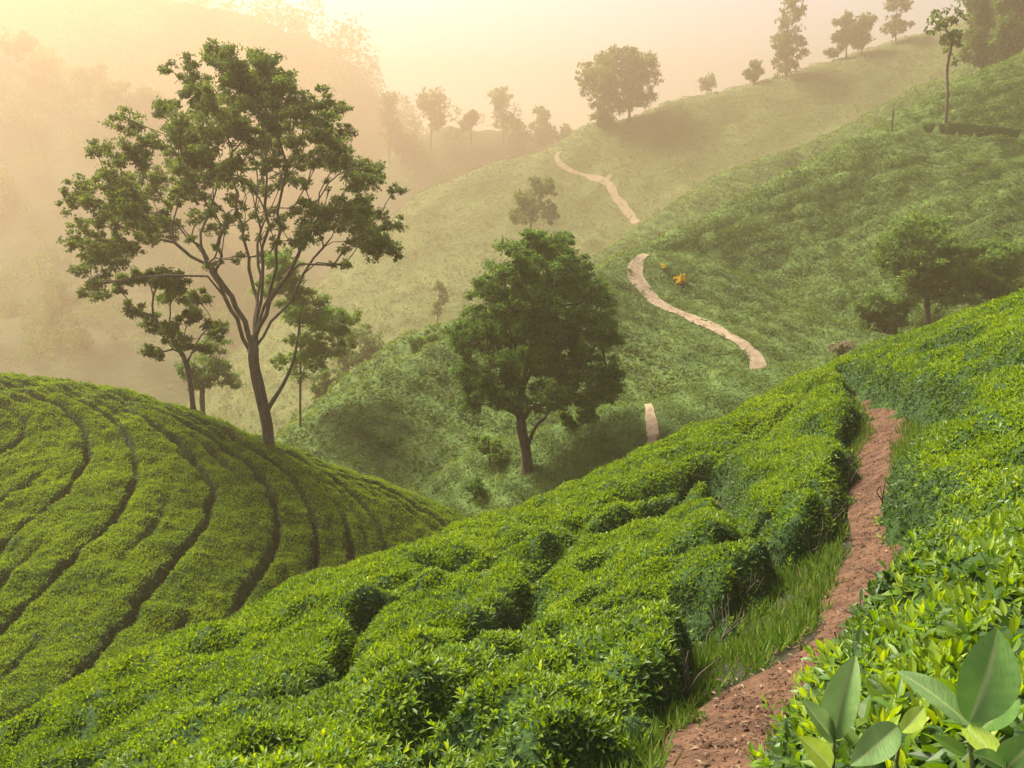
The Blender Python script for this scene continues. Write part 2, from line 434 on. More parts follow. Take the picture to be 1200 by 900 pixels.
pathC = hill_C.hits([(655, 178), (652, 186), (664, 198), (680, 204), (698, 210), (714, 216), (722, 230), (732, 244), (746, 262)], y0=130, y1=300)
pathG = hill_G.hits([(759, 474), (762, 486), (764, 500), (766, 514), (768, 530)], y0=30, y1=60)
HM = {}
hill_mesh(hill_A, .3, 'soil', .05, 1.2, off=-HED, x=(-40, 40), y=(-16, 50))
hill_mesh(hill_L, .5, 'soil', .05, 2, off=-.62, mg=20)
HM['G'] = hill_mesh(hill_G, .35, 'hill', .12, 1.6, edit=bench(hill_G, pathG, .6))
HM['E'] = hill_mesh(hill_E, .45, 'hill', .25, 2.2, edit=bench(hill_E, pathE, 1.0))
HM['K'] = hill_mesh(hill_K, .5, 'hill', .25, 2.5)
HM['B'] = hill_mesh(hill_B, .42, 'hill', .40, 2.6, edit=terrace)
HM['B2'] = hill_mesh(hill_B2, .9, 'hill', .3, 3.5)
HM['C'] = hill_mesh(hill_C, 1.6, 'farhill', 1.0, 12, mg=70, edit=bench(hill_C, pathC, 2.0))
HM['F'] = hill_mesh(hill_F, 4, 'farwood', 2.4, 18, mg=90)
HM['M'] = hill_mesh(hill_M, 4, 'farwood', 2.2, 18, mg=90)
HM['R'] = hill_mesh(hill_R, 4, 'farwood', 5.5, 30, mg=110)

# ------------------------------------------------------------------ haze
lo = np.array([-880, -260, BASE - 3.5]); hi = np.array([880, 980, 128.])
c8 = np.array([[x, y, z] for z in (lo[2], hi[2]) for y in (lo[1], hi[1]) for x in (lo[0], hi[0])], float)
q6 = np.array([[0, 2, 3, 1], [4, 5, 7, 6], [0, 1, 5, 4], [2, 6, 7, 3], [0, 4, 6, 2], [1, 3, 7, 5]])
hm = bpy.data.materials.new("haze"); hm.use_nodes = True; nt = hm.node_tree
nt.nodes.remove(nt.nodes["Principled BSDF"])
pv = nd(nt, "ShaderNodeVolumePrincipled")
pv.inputs["Color"].default_value = (.535, .412, .278, 1)
pv.inputs["Density"].default_value = HAZE_DENSITY
pv.inputs["Anisotropy"].default_value = HAZE_ANISO
nt.links.new(pv.outputs[0], nt.nodes["Material Output"].inputs["Volume"])
M['haze'] = hm
tag(build("haze", [(c8, q6, 0, 0, False)], ['haze']), "pale warm morning mist filling the valley", "mist", kind='stuff')

# ------------------------------------------------------------------ paths
def ribbon(P, w, matn, lift, h=None, n=7, wob=.12, dz=0.0):
    """a strip of bare earth draped over a slope"""
    P = catmull(P, 12); w = np.interp(np.linspace(0, 1, len(P)), np.linspace(0, 1, len(w)), w)
    t = np.gradient(P[:, :2], axis=0); t /= np.linalg.norm(t, axis=1)[:, None]; s = np.stack([-t[:, 1], t[:, 0]], -1)
    k = np.linspace(-.5, .5, n); arc = np.concatenate([[0], np.cumsum(np.linalg.norm(np.diff(P[:, :2], axis=0), axis=1))]) / (2.2 * w.mean())
    ww = w[:, None] * k[None] * (1 + wob * np.where(k[None] > 0, noise(arc, arc * 0 + 3.3)[:, None], noise(arc, arc * 0 + 8.8)[:, None]) * 2)
    xy = P[:, None, :2] + s[:, None] * ww[..., None]
    z = h(xy[..., 0], xy[..., 1]) + dz + lift
    V = np.concatenate([xy, z[..., None]], -1).reshape(-1, 3)
    o = build("dirt_path", [(V, grid_faces(len(P), n), .5, 0, True)], [matn]); tag(o, kind='structure'); return P
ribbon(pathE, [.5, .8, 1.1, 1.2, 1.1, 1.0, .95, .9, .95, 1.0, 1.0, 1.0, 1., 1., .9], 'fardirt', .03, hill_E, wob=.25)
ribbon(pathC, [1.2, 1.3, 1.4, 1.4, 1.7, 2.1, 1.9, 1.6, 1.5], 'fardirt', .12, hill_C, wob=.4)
spurC = hill_C.hits([(710, 214), (713, 209), (717, 204)], y0=130, y1=300)
ribbon(spurC, [1.7, 1.3, .9], 'fardirt', .14, hill_C)
ribbon(pathG, [.3, .42, .5, .58, .66], 'fardirt', .03, hill_G, wob=.12)

# corridor between the near hedges, with the path inside it
left_foot = hill_A.hits([(585, 1150), (600, 1030), (690, 932), (750, 886), (790, 848), (818, 812), (846, 770), (902, 714), (946, 670), (980, 630), (990, 592), (1000, 560), (1002, 522), (1006, 492), (996, 470), (985, 458)], y0=1, y1=30, dz=-HED)
right_top = hill_A.hits([(1012, 447), (1038, 456), (1112, 478), (1118, 497), (1068, 514), (1046, 532), (1038, 560), (1056, 592), (1064, 625), (1044, 668), (1014, 705), (985, 745), (935, 800), (905, 850), (880, 915), (870, 1150)], y0=1, y1=30, dz=-.25)
CORR = np.vstack([left_foot[:, :2], right_top[:, :2]])
path_mid = hill_A.hits([(760, 1100), (835, 925), (850, 870), (892, 822), (972, 757), (1004, 706), (1022, 655), (1026, 620), (1015, 588), (1020, 558), (1030, 530), (1042, 500), (1030, 478), (1008, 458)], y0=2, y1=30, dz=-HED)
ribbon(path_mid, [.8, .8, .75, .55, .36, .5, .6, .62, .6, .66, .72, .8, .75, .6], 'dirt', .06, hill_A, n=13, wob=.3, dz=-HED)
branch = hill_A.hits([(1032, 496), (1062, 492), (1095, 490)], y0=2, y1=30, dz=-HED)
ribbon(branch, [.8, .8, .7], 'dirt', .062, hill_A, dz=-HED)

# ------------------------------------------------------------------ tea bushes
def tea_object(name, label, cat, group, V, f, young, Lfun, near=0.0, cover=1.9, wt_=None, sprig=0):
    """one bush or one clipped row: inner mass + mature leaves (foliage) and pale tips (young_shoots)"""
    global rng
    rng = np.random.default_rng(zlib.crc32(label.encode()))
    ctr = V[np.unique(f)].mean(0); ctr[2] = V[np.unique(f)][:, 2].min()
    t = thing(name, ctr, label, cat, group)
    Vb, fb, yb = compact(V, f, young)
    cen = Vb[fb].mean(1); L0 = Lfun(cen[:, 1])
    dens = 1.0 if wt_ is None else wt_
    P, N, i = sample(Vb, fb, dens * cover / (.27 * L0 ** 2), None)
    n = len(P); L = L0[i] * rng.uniform(.65, 1.25, n); W = L * rng.uniform(.32, .46, n)
    top = np.clip((N[:, 2] - .35) / .5, 0, 1)
    yg = yb[fb].mean(1)[i]
    D = unit(N * (.25 + .65 * top)[:, None] + rvec(n) * .75 + np.array([0, 0, 1.]) * (.45 * top - .28)[:, None])
    LN = unit(N + np.array([0, 0, .8]) + rvec(n) * .55)
    P = P + N * (rng.uniform(-.5, .35, n) * L)[:, None]
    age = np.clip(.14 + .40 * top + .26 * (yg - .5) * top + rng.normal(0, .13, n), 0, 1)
    nearm = P[:, 1] < near
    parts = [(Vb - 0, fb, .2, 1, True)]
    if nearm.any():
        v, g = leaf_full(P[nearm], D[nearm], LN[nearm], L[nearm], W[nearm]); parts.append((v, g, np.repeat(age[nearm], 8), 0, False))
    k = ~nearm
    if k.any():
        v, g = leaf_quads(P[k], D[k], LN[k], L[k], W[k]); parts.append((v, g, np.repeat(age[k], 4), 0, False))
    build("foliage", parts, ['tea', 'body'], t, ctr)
    # tips of new leaf standing on the clipped top
    w = np.clip((unit(np.cross(Vb[fb[:, 2]] - Vb[fb[:, 0]], Vb[fb[:, 3]] - Vb[fb[:, 1]]))[:, 2].__abs__() - .45) / .4, 0, 1)
    wt = np.minimum(dens, 1.2) * w * (.35 + yb[fb].mean(1)) * .46 / (.27 * L0 ** 2) + 1e-9
    P, N, i = sample(Vb, fb, wt, None); n = len(P)
    if n > 3:
        sp = []; ti = []
        for j in range(3):
            az = rng.uniform(0, 2 * np.pi, n)
            D = unit(np.stack([np.cos(az) * .55, np.sin(az) * .55, np.full(n, .9)], -1) + N * .3)
            L = L0[i] * rng.uniform(.6, 1.1, n); LN = unit(np.stack([-np.cos(az), -np.sin(az), np.full(n, .5)], -1) + rvec(n) * .2)
            sp.append((P, D, LN, L)); ti.append(rng.uniform(0, 1, n) * .7 + .3 * yb[fb].mean(1)[i])
        P = np.concatenate([s[0] for s in sp]); D = np.concatenate([s[1] for s in sp]); LN = np.concatenate([s[2] for s in sp]); L = np.concatenate([s[3] for s in sp]); ti = np.concatenate(ti)
        nm = P[:, 1] < near; parts = []
        if nm.any():
            v, g = leaf_full(P[nm], D[nm], LN[nm], L[nm], L[nm] * .34); parts.append((v, g, np.repeat(ti[nm], 8), 0, False))
        if (~nm).any():
            v, g = leaf_quads(P[~nm], D[~nm], LN[~nm], L[~nm], L[~nm] * .4); parts.append((v, g, np.repeat(ti[~nm], 4), 0, False))
        if sprig:
            c_ = Vb[fb].mean(1); ww = (.25 + yb[fb].mean(1)) * np.clip((12 - c_[:, 1]) / 8.5, 0, 1) ** 1.5 * sprig + 1e-9
            Q, QN, qi = sample(Vb, fb, ww, None)
            for q0, qn in zip(Q, QN):
                ax = unit(qn * .5 + np.array([0, 0, .9]) + rng.normal(0, .22, 3)); hgt = rng.uniform(.05, .15); nl = rng.integers(5, 9)
                parts.append((*tube(np.array([q0 - ax * .05, q0 + ax * hgt]), np.array([.0022, .0012]), 4), .0, 0, False))
                a0 = rng.uniform(0, 6.28); kk = np.arange(nl); az = a0 + kk * 2.4; fr = kk / (nl - 1)
                e1 = unit(np.cross(ax, [.3, .9, .1])); e2 = np.cross(ax, e1)
                D = unit((e1[None] * np.cos(az)[:, None] + e2[None] * np.sin(az)[:, None]) * (1.05 - .75 * fr)[:, None] + ax[None] * (.25 + 1.0 * fr)[:, None])
                L = rng.uniform(.055, .085) * (1.1 - .35 * fr) * rng.uniform(.85, 1.15, nl)
                v, g = leaf_full(q0[None] + ax[None] * (hgt * (.15 + .85 * fr))[:, None], D, unit(ax[None] - D * .3 + rng.normal(0, .1, (nl, 3))), L, L * .4)
                parts.append((v, g, np.repeat(np.clip(fr * .7 + rng.normal(-.05, .25), 0, 1) + 0 * fr, 8), 0, False))
        build("young_shoots", parts, ['shoot'], t, ctr)
    return t

# --- clipped rows on the rounded spur at left
curvesL = {
    0: [(-120, 452), (-40, 462), (10, 478), (24, 495), (12, 512), (-40, 540), (-140, 610)],
    1: [(-60, 446), (20, 456), (70, 470), (94, 495), (103, 533), (80, 575), (36, 605), (0, 640), (-90, 720)],
    2: [(20, 447), (75, 459), (122, 482), (147, 511), (155, 544), (139, 589), (111, 628), (67, 667), (0, 733), (-80, 810)],
    3: [(80, 455), (150, 480), (205, 518), (242, 560), (243, 594), (222, 639), (189, 672), (150, 717), (111, 767), (74, 806)],
    4: [(150, 466), (225, 495), (285, 538), (322, 580), (327, 619), (311, 667), (283, 694), (266, 745)],
    5: [(205, 480), (275, 510), (328, 548), (356, 585), (368, 620), (370, 655), (355, 705)],
    6: [(265, 500), (330, 533), (380, 568), (404, 611), (409, 650), (400, 698)],
    7: [(315, 522), (375, 550), (420, 588), (447, 630), (461, 667)],
    8: [(365, 541), (420, 566), (465, 599), (490, 626), (505, 646)],
    9: [(415, 557), (462, 578), (503, 602), (530, 622)],
    10: [(465, 573), (510, 592), (548, 612)]}
pu = []; vu = []; CL = {}
for k, c in curvesL.items():
    h = hill_L.hits(c, y0=15, y1=60); h = h[h[:, 1] < 44]; CL[k] = h
    pu.append(h[:, :2]); vu += [k] * len(h)
uL = TPS(np.vstack(pu), vu, .003)
st = .085
xs = np.arange(-27, 1.0, st); ys = np.arange(14.5, 40.5, st)
X, Y = np.meshgrid(xs, ys); Z0 = hill_L(X, Y)
U = uL(X, Y) + .05 * fbm(X / 2.2, Y / 2.2, 3)
gu = np.hypot(*np.gradient(U, st)); gu = np.maximum(gu, .12)
ki = np.round(U); dist = np.abs(U - ki) / gu
strength = np.clip(.62 + .75 * noise(X / 4.2 + ki * 7.7, Y / 4.2 + ki * 3.1), .12, 1.0)
major = np.isin(ki, [1, 2, 3, 4]); strength = np.where(major, np.clip(strength + .3, 0, 1), strength * .85)
strength = strength * np.clip(1.0 - .75 * sstep(-9.2, -7.4, Z0) , .2, 1)
dist = np.maximum(0, dist + .06 * fbm(X / .6, Y / .6, 2))
g1 = np.exp(-(dist / .085) ** 2) * strength
uh = U - .5; kh = np.round(uh); dh = np.abs(uh - kh) / gu                 # faint seams half-way
dh = np.maximum(0, dh + .06 * fbm(X / .6 + 5, Y / .6, 2))
g2 = np.exp(-(dh / .12) ** 2) * np.clip(.25 + 1.1 * noise(X / 3 + kh * 5.1, Y / 3 - kh), 0, .9)
frac = np.abs((U - np.floor(U)) * 2 - 1)
Zc = Z0 - .10 * frac ** 4 - .72 * g1 - .35 * g2 + .12 * fbm(X / .85, Y / .85, 3) + .045 * noise(X / .3, Y / .3)
V = np.stack([X, Y, Zc], -1).reshape(-1, 3); f = grid_faces(len(ys), len(xs))
wL = np.clip(1.15 - 1.1 * g1.ravel()[f].mean(1), .06, 1)
Uf = U.ravel()[f].mean(1); rowi = np.clip(np.floor(Uf), -2, 10).astype(int)
ok = (V[f][:, :, 2].min(1) > -15.5)
# only what stands toward this side of the crest
px, py = project(V[f].mean(1)); ok &= (px > -150)
young = np.clip(.5 + .5 * fbm(X / 1.3, Y / 1.3, 3), 0, 1).ravel()
labL = {-2: "tea row at the far left edge behind the mossy corner of the spur", -1: "clipped tea row at the left picture edge, left of the first dark furrow",
        0: "broad tea row left of the long dark furrow nearest the left edge", 1: "tea row between the two long furrows at the far left of the spur",
        2: "wide clipped tea row between second and third dark furrows on the left spur", 3: "tea row running down left of the furrow below the tall forked tree",
        4: "tea row around the foot of the tall forked tree on the spur", 5: "narrow tea row just right of the tall forked tree on the spur",
        6: "tea row curving down the right flank of the spur, third from its right end", 7: "tea row near the right end of the spur, inside the last two",
        8: "short tea row second from the right end of the left spur", 9: "last short tea row along the right edge of the left spur", 10: "lowest tea row at the right tip of the left spur beside the valley"}
for k in range(-2, 11):
    m = ok & (rowi == k)
    if m.sum() < 60: continue
    tea_object("tea_row", labL[k], "tea row", "clipped tea rows on the left spur", V, f[m], young, lambda y: .085 + .0 * y, 0, 1.35, wL[m])

# --- the near slope: hedges left and right of the path
curvesA = {
    1: [(40, 905), (180, 850), (300, 808), (380, 775), (408, 745), (432, 708), (520, 668), (640, 616), (760, 570), (850, 525), (905, 485), (955, 452)],
    2: [(230, 905), (330, 855), (450, 792), (560, 735), (608, 702), (628, 657), (700, 615), (790, 572), (838, 542), (862, 590), (882, 612)],
    3: [(400, 880), (470, 835), (560, 785), (640, 742), (700, 708), (760, 688), (815, 690), (846, 706), (858, 735)],
    4: [(440, 905), (490, 850), (545, 822), (600, 850), (640, 905)]}
pu = []; vu = []; CA = {}
for k, c in curvesA.items():
    h = hill_A.hits(c, y0=1, y1=30); CA[k] = h
tn = np.linspace(-.82, .86, 420); yn = np.geomspace(.62, 31, 430)
T, Y = np.meshgrid(tn, yn); X = T * (Y + .5)
Z0 = hill_A(X, Y)
dg = {k: seg_dist(X, Y, catmull(h, 6)) for k, h in CA.items()}
wob = .10 * fbm(X / .7, Y / .7, 3)
groove = np.zeros_like(X)
for k, (wd, dep) in {1: (.18, .55), 2: (.22, .8), 3: (.22, .85), 4: (.24, .8)}.items():
    s = np.clip(.65 + .6 * noise(X / 1.6 + 5 * k, Y / 1.6), .25, 1)
    if k == 1: s = s * np.clip(.45 + 1.0 * np.exp(-((X + 1.9) ** 2 + (Y - 9.5) ** 2) / 3.0), 0, 1)
    if k == 2: s = s * np.clip(.5 + 1.0 * sstep(12, 15, Y) * sstep(2.5, 4, X) + np.exp(-((X - .3) ** 2 + (Y - 11) ** 2) / 3), 0, 1.1)
    if k == 3: s = s * np.clip(.45 + .8 * sstep(.8, 1.6, X), 0, 1)
    groove = np.maximum(groove, dep * s * np.exp(-((dg[k] + wob) / wd) ** 2))
# lesser seams along the slope (right hand side and the upper left rows)
minor = [[(1060, 506), (1100, 494), (1150, 482), (1240, 462)], [(1020, 432), (1100, 404), (1220, 372)], [(1100, 448), (1160, 428), (1240, 405)],
         [(1068, 568), (1120, 548), (1220, 520)], [(1062, 640), (1120, 602), (1230, 570)], [(1100, 660), (1160, 640), (1230, 635)],
         [(0, 868), (150, 800), (300, 735), (430, 685), (560, 640), (700, 590)], [(690, 655), (760, 620), (830, 590)], [(650, 720), (700, 680), (770, 650), (850, 622)],
         [(930, 470), (960, 462), (1000, 470)], [(850, 520), (900, 512), (960, 500), (1000, 505)], [(640, 800), (720, 760), (800, 745)]]
mdep = [.62, .25, .28, .4, .4, .3, .22, .3, .35, .5, .25, .3]
for i, c in enumerate(minor):
    h = catmull(hill_A.hits(c, y0=1, y1=30), 6)
    s = np.clip(.6 + .9 * noise(X / 1.3 + 3.7 * i, Y / 1.3 + i), .1, 1)
    groove = np.maximum(groove, mdep[i] * s * np.exp(-((seg_dist(X, Y, h) + wob) / .15) ** 2))
# separate round bush beside the path
bc = hill_A.hits([(936, 585)], y0=5, y1=25)[0]
ring = np.abs(np.hypot((X - bc[0]) / 1.0, (Y - bc[1]) / 1.15) - .72)
groove = np.maximum(groove, .95 * np.exp(-((ring + wob * .5) / .19) ** 2) * (X < bc[0] + .5))
inb = np.hypot((X - bc[0]), (Y - bc[1]) / 1.15) < .72
sdf = seg_dist(X, Y, np.vstack([CORR, CORR[:1]])); sdf = np.where(inside(X, Y, CORR), -sdf, sdf)
for q in hill_A.hits([(858, 742), (884, 640), (1000, 536), (1002, 482), (950, 690)], y0=2, y1=30, dz=-HED): sdf = sdf - .55 * np.exp(-((X - q[0]) ** 2 + (Y - q[1]) ** 2) / .11)
sdf = sdf + .16 * fbm(X / .55, Y / .55, 2)
wall = sstep(-.06, .42, sdf) ** .55
lump = .26 * fbm(X / 1.2 + 3, Y / 1.2, 2) + .05 * noise(X / .3, Y / .3) * sstep(1, 3, Y) - .05 + .035 * noise(X / .12, Y / .12) * (1 - sstep(4, 8, Y)) + .13 * noise(X / .34 + 9, Y / .34) * (1 - sstep(3, 6, Y))
dome = .16 * np.exp(-np.minimum.reduce(list(dg.values())) / .38)
h = np.maximum(0, HED * wall - groove * .95 + (lump - dome) * wall)
Zc = Z0 - HED + h
V = np.stack([X, Y, Zc], -1).reshape(-1, 3); f = grid_faces(len(yn), len(tn))
hm_ = h.ravel()[f].mean(1)
lowleaf = .3 + .7 * sstep(.12, .36, hm_); sdff = sdf.ravel()[f].mean(1)
ok = (hm_ > .03) & (V[f][:, :, 2].min(1) > -9)
# which bush a face belongs to
Xf = X.ravel()[f].mean(1); Yf = Y.ravel()[f].mean(1)
def side(c):
    """positive when above/left of (beyond) the seam"""
    c = catmull(c, 6); d = np.full(len(Xf), 1e9); sg = np.zeros(len(Xf))
    for a, b in zip(c[:-1], c[1:]):
        e = b[:2] - a[:2]; L2 = e @ e + 1e-9
        t = np.clip(((Xf - a[0]) * e[0] + (Yf - a[1]) * e[1]) / L2, 0, 1)
        dx = Xf - a[0] - t * e[0]; dy = Yf - a[1] - t * e[1]; dd = np.hypot(dx, dy)
        k = dd < d - 1e-9; d[k] = dd[k]; sg[k] = (e[0] * dy - e[1] * dx)[k]
    return sg
rightside = Xf > np.interp(Yf, *(lambda o: (path_mid[o, 1], path_mid[o, 0]))(np.argsort(path_mid[:, 1])))
rgt_end = path_mid[-1]
reg = np.full(len(Xf), 3)
s1, s2, s3, s4 = (side(CA[k]) for k in (1, 2, 3, 4))
reg[s3 > 0] = 2; reg[s2 > 0] = 1; reg[s1 > 0] = 0
c4 = CA[4]; c4x, c4y = project(c4); fx_, fy_ = project(V[f].mean(1))      # nearer than the hollow
reg[(reg == 3) & (fx_ < 612) & (fy_ > np.interp(fx_, [120, 300, 430, 490, 545, 612], [915, 892, 872, 838, 816, 850])) & (Yf < 6)] = 4
inbf = inb.ravel()[f].mean(1) > .5; reg[inbf] = 5
far = (Yf > rgt_end[1] + .6); reg[(~rightside) & far & (Xf > 6.2)] = 6
up = side(hill_A.hits(minor[0], y0=1, y1=30)); reg[rightside & (up > 0)] = 7
low = side(hill_A.hits(minor[4], y0=1, y1=30))
reg[rightside & (up <= 0) & (low > 0)] = 8; reg[rightside & (low <= 0)] = 9
young = np.clip(.55 + .5 * fbm(X / 1.7, Y / 1.7, 2), 0, 1).ravel()
labA = {0: "long tea hedge along the skyline of the near left slope", 1: "long tea hedge curving up to the dirt path, second below the near slope's skyline",
        2: "flat topped tea hedge with a dark shaded end beside the grassy path", 3: "big tea hedge with deep dark side at the bottom centre beside the path",
        4: "nearest tea bush at the bottom edge left of the dark hollow", 5: "small round tea bush standing alone left of the red path",
        6: "small tea bush at the far end of the red path", 7: "upper tea hedge on the right slope above the path's bend",
        8: "tea hedge right of the red path below its bend", 9: "large leaved tea hedge filling the lower right corner"}
Lf = lambda y: np.clip(.058 + .0016 * np.maximum(0, y - 6), .058, .088) + .02 * np.clip((4.0 - y) / 2, 0, 1)
for k in range(10):
    m = ok & (reg == k)
    if m.sum() < 30: continue
    tea_object("tea_hedge" if k not in (4, 5, 6) else "tea_bush", labA[k], "tea hedge" if k not in (4, 5, 6) else "tea bush", "tea hedges on the near slope", V, f[m], young, Lf, 8.5, 1.75, np.clip(.85 + 1.0 * noise(Xf[m] / .24 + 3, Yf[m] / .24), .12, 1.6) * lowleaf[m], sprig=34 if k == 9 else 22 if k in (2, 3, 4, 5, 8) else 0)
    cand = np.where(m & (hm_ > .05) & (hm_ < .4) & (sdff < .3) & (Yf < 14))[0]
    if k in (1, 2, 3, 5, 8, 9) and len(cand) > 20:
        hedge = [o for o in COL.objects if o.get("label") == labA[k]][0]; org = np.array(hedge.location)
        for q in rng.choice(cand, min(11, len(cand) // 4), replace=False):
            e0 = np.array([Xf[q], Yf[q]]); gx_ = (np.interp(e0[1] + .01, path_mid[::1, 1], path_mid[::1, 0]) - e0[0]); out = np.array([np.sign(gx_), -.15, 0])
            b0 = np.array([e0[0], e0[1], float(hill_A(e0[0], e0[1])) - HED - .05]) - out * .10
            p1 = b0 + np.array([0, 0, .22]) + out * rng.uniform(.02, .10) + rng.normal(0, .03, 3)
            pr = [(*tube(catmull(np.array([b0, p1 * .5 + b0 * .5 + rng.normal(0, .015, 3), p1]), 3), np.linspace(.017, .011, 7), 6), .5, 0, True)]
            for _ in range(3):
                p2 = p1 + np.array([rng.normal(0, .1), rng.normal(0, .1), rng.uniform(.16, .34)]) + out * rng.uniform(-.02, .09)
                pr.append((*tube(np.array([p1, (p1 + p2) / 2 + rng.normal(0, .02, 3), p2]), np.array([.010, .007, .004]), 5), .5, 0, True))
            build("stem", pr, ['bark'], hedge, org)

# ------------------------------------------------------------------ low cover on the farther slopes
def cover(key, label, L, dens, matn, keep=None, row=0.0, ang=.35):
    """leafy sprigs all over a slope, thicker along the planted lines"""
    V, f = HM[key]
    c = V[f].mean(1); px, py = project(c)
    m = (px > -60) & (px < 1290) & (py < 720) & (c[:, 1] > 0)
    if keep is not None: m &= keep(c)
    f = f[m]
    P, N, i = sample(V, f, dens * 1.5, None)
    lum = np.clip(1 + .7 * fbm(P[:, 0] / (L * 7), P[:, 1] / (L * 7), 2), .25, 1.6) / 1.6; ridge = np.zeros(len(P))
    if row:
        ph = (P[:, 2] * 1.15 + ang * P[:, 0]) / row + .35 * fbm(P[:, 0] / 5, P[:, 1] / 5, 2)
        ridge = .5 + .5 * np.cos(2 * np.pi * ph); ridge *= np.clip(.75 + .5 * noise(P[:, 0] / 7 + 3, P[:, 1] / 7), .2, 1)
        lum = lum * (.35 + .75 * ridge)
    k = rng.random(len(P)) < lum; P = P[k]; N = N[k]; ridge = ridge[k]; n = len(P)
    l = L * rng.uniform(.5, 1.3, n); q_ = rvec(n); D = unit(q_ - N * (q_ * N).sum(1)[:, None] * .75 + N * .3 + np.array([0, 0, .12]))
    P = P + N * (ridge * row * .18)[:, None]
    v, g = leaf_quads(P - N * (.12 * l)[:, None], D, unit(N + rvec(n) * .3), l, l * rng.uniform(.45, .7, n))
    ti = np.clip(.5 + .2 * fbm(P[:, 0] / (L * 16), P[:, 1] / (L * 16), 2) + rng.normal(0, .11, n), 0, 1)
    o = build("tea_cover", [(v, g, np.repeat(ti, 4), 0, False)], [matn]); tag(o, label, "tea cover", kind='stuff')
def clear_of(pl, w):
    c_ = catmull(pl, 8)
    return lambda c: seg_dist(c[:, 0], c[:, 1], c_) > w
cover('G', "low tea covering the knoll behind the near slope", .12, 290, 'hillleaf', keep=clear_of(pathG, .28), row=.8, ang=.1)
cover('E', "rough tea covering the spur below the winding path", .18, 125, 'hillleaf', keep=clear_of(pathE, .40), row=.95)
cover('K', "low growth on the small misty knoll behind the spur", .26, 50, 'hillleaf', row=1.1)
cover('B', "dense leafy cover on the big right hand hill", .2, 105, 'hillleaf', keep=lambda c: (seg_dist(c[:, 0], c[:, 1], TERR + np.array([0, -.2, 0])) > .2) | (c[:, 0] < TERR[0, 0]), row=1.1, ang=-.35)
cover('B2', "low cover on the pale ridge behind the right hand hill", .34, 26, 'hillleaf', row=1.3)
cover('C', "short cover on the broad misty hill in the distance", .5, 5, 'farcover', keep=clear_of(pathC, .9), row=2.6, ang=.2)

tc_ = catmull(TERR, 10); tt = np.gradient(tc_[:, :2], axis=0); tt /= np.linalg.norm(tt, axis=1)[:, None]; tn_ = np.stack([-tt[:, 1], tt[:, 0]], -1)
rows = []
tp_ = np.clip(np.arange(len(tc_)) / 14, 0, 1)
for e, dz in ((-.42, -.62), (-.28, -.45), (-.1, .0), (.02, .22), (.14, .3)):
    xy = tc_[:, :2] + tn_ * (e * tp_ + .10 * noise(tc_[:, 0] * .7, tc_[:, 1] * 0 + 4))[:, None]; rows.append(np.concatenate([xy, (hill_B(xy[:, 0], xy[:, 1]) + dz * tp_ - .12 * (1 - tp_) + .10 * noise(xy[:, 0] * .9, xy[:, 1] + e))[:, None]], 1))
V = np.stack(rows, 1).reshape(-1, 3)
tag(build("bank_shade_strip", [(V, grid_faces(len(tc_), 5), .5, 0, True)], ['body']), "cut bank painted dark for the shade of its overhanging grass, across the right hand hill below the sapling", "bank", kind='structure')  # dark strip along the cut bank, its colour stands in for overhanging grass shadow
# grass along the near path
gx = rng.uniform(CORR[:, 0].min(), CORR[:, 0].max(), 60000); gy = rng.uniform(CORR[:, 1].min(), CORR[:, 1].max(), 60000)
pm = catmull(path_mid, 8); dpa = seg_dist(gx, gy, pm); ce = seg_dist(gx, gy, np.vstack([CORR, CORR[:1]]))
w_ = np.where(inside(gx, gy, CORR) | ((ce < .4) & (gx < np.interp(gy, np.sort(path_mid[:, 1]), path_mid[np.argsort(path_mid[:, 1]), 0]))), 1.0, 0) * (dpa > .30 + .14 * noise(gx / .4, gy / .4)) * np.clip(.8 + .8 * noise(gx / .5, gy / .5), .25, 1)
k = rng.random(len(gx)) < w_; gx = gx[k]; gy = gy[k]
gx = np.repeat(gx, 5) + rng.normal(0, .02, len(gx) * 5); gy = np.repeat(gy, 5) + rng.normal(0, .02, len(gy) * 5)
gz = hill_A(gx, gy) - HED + .0; n = len(gx)
Ph = np.stack([gx, gy, gz], -1); D = unit(np.stack([rng.normal(0, .4, n), rng.normal(0, .4, n), np.ones(n)], -1)); L = rng.uniform(.07, .22, n)
v, g = leaf_quads(Ph, D, rvec(n), L, np.full(n, .007) + .0003 * gy)
tag(build("grass", [(v, g, np.repeat(np.clip(rng.normal(.45, .25, n), 0, 1), 4), 0, False)], ['grass']), "tufts of soft green grass beside the red dirt path", "grass", kind='stuff')
# crumbs of earth and dry litter on the path
n = 2600; i = rng.integers(0, len(pm), n); cx = pm[i, 0] + rng.normal(0, .2, n); cy = pm[i, 1] + rng.normal(0, .2, n)
cz = hill_A(cx, cy) - HED + .06; s = rng.lognormal(-4.4, .45, n)
oc = np.array([[1, 0, 0], [-1, 0, 0], [0, 1, 0], [0, -1, 0], [0, 0, .7], [0, 0, -.6]], float)
of = np.array([[0, 2, 4], [2, 1, 4], [1, 3, 4], [3, 0, 4], [2, 0, 5], [1, 2, 5], [3, 1, 5], [0, 3, 5]])
v = (np.stack([cx, cy, cz], -1)[:, None] + oc[None] * s[:, None, None] * rng.uniform(.6, 1.4, (n, 6, 1))).reshape(-1, 3)
g = (np.arange(n)[:, None, None] * 6 + of[None]).reshape(-1, 3)
n2 = 1500; i = rng.integers(0, len(pm), n2); lx = pm[i, 0] + rng.normal(0, .24, n2); ly = pm[i, 1] + rng.normal(0, .24, n2)
lp = np.stack([lx, ly, hill_A(lx, ly) - HED + .075], -1); ld = rvec(n2); ld[:, 2] *= .12; ld = unit(ld); ll = rng.uniform(.02, .075, n2)
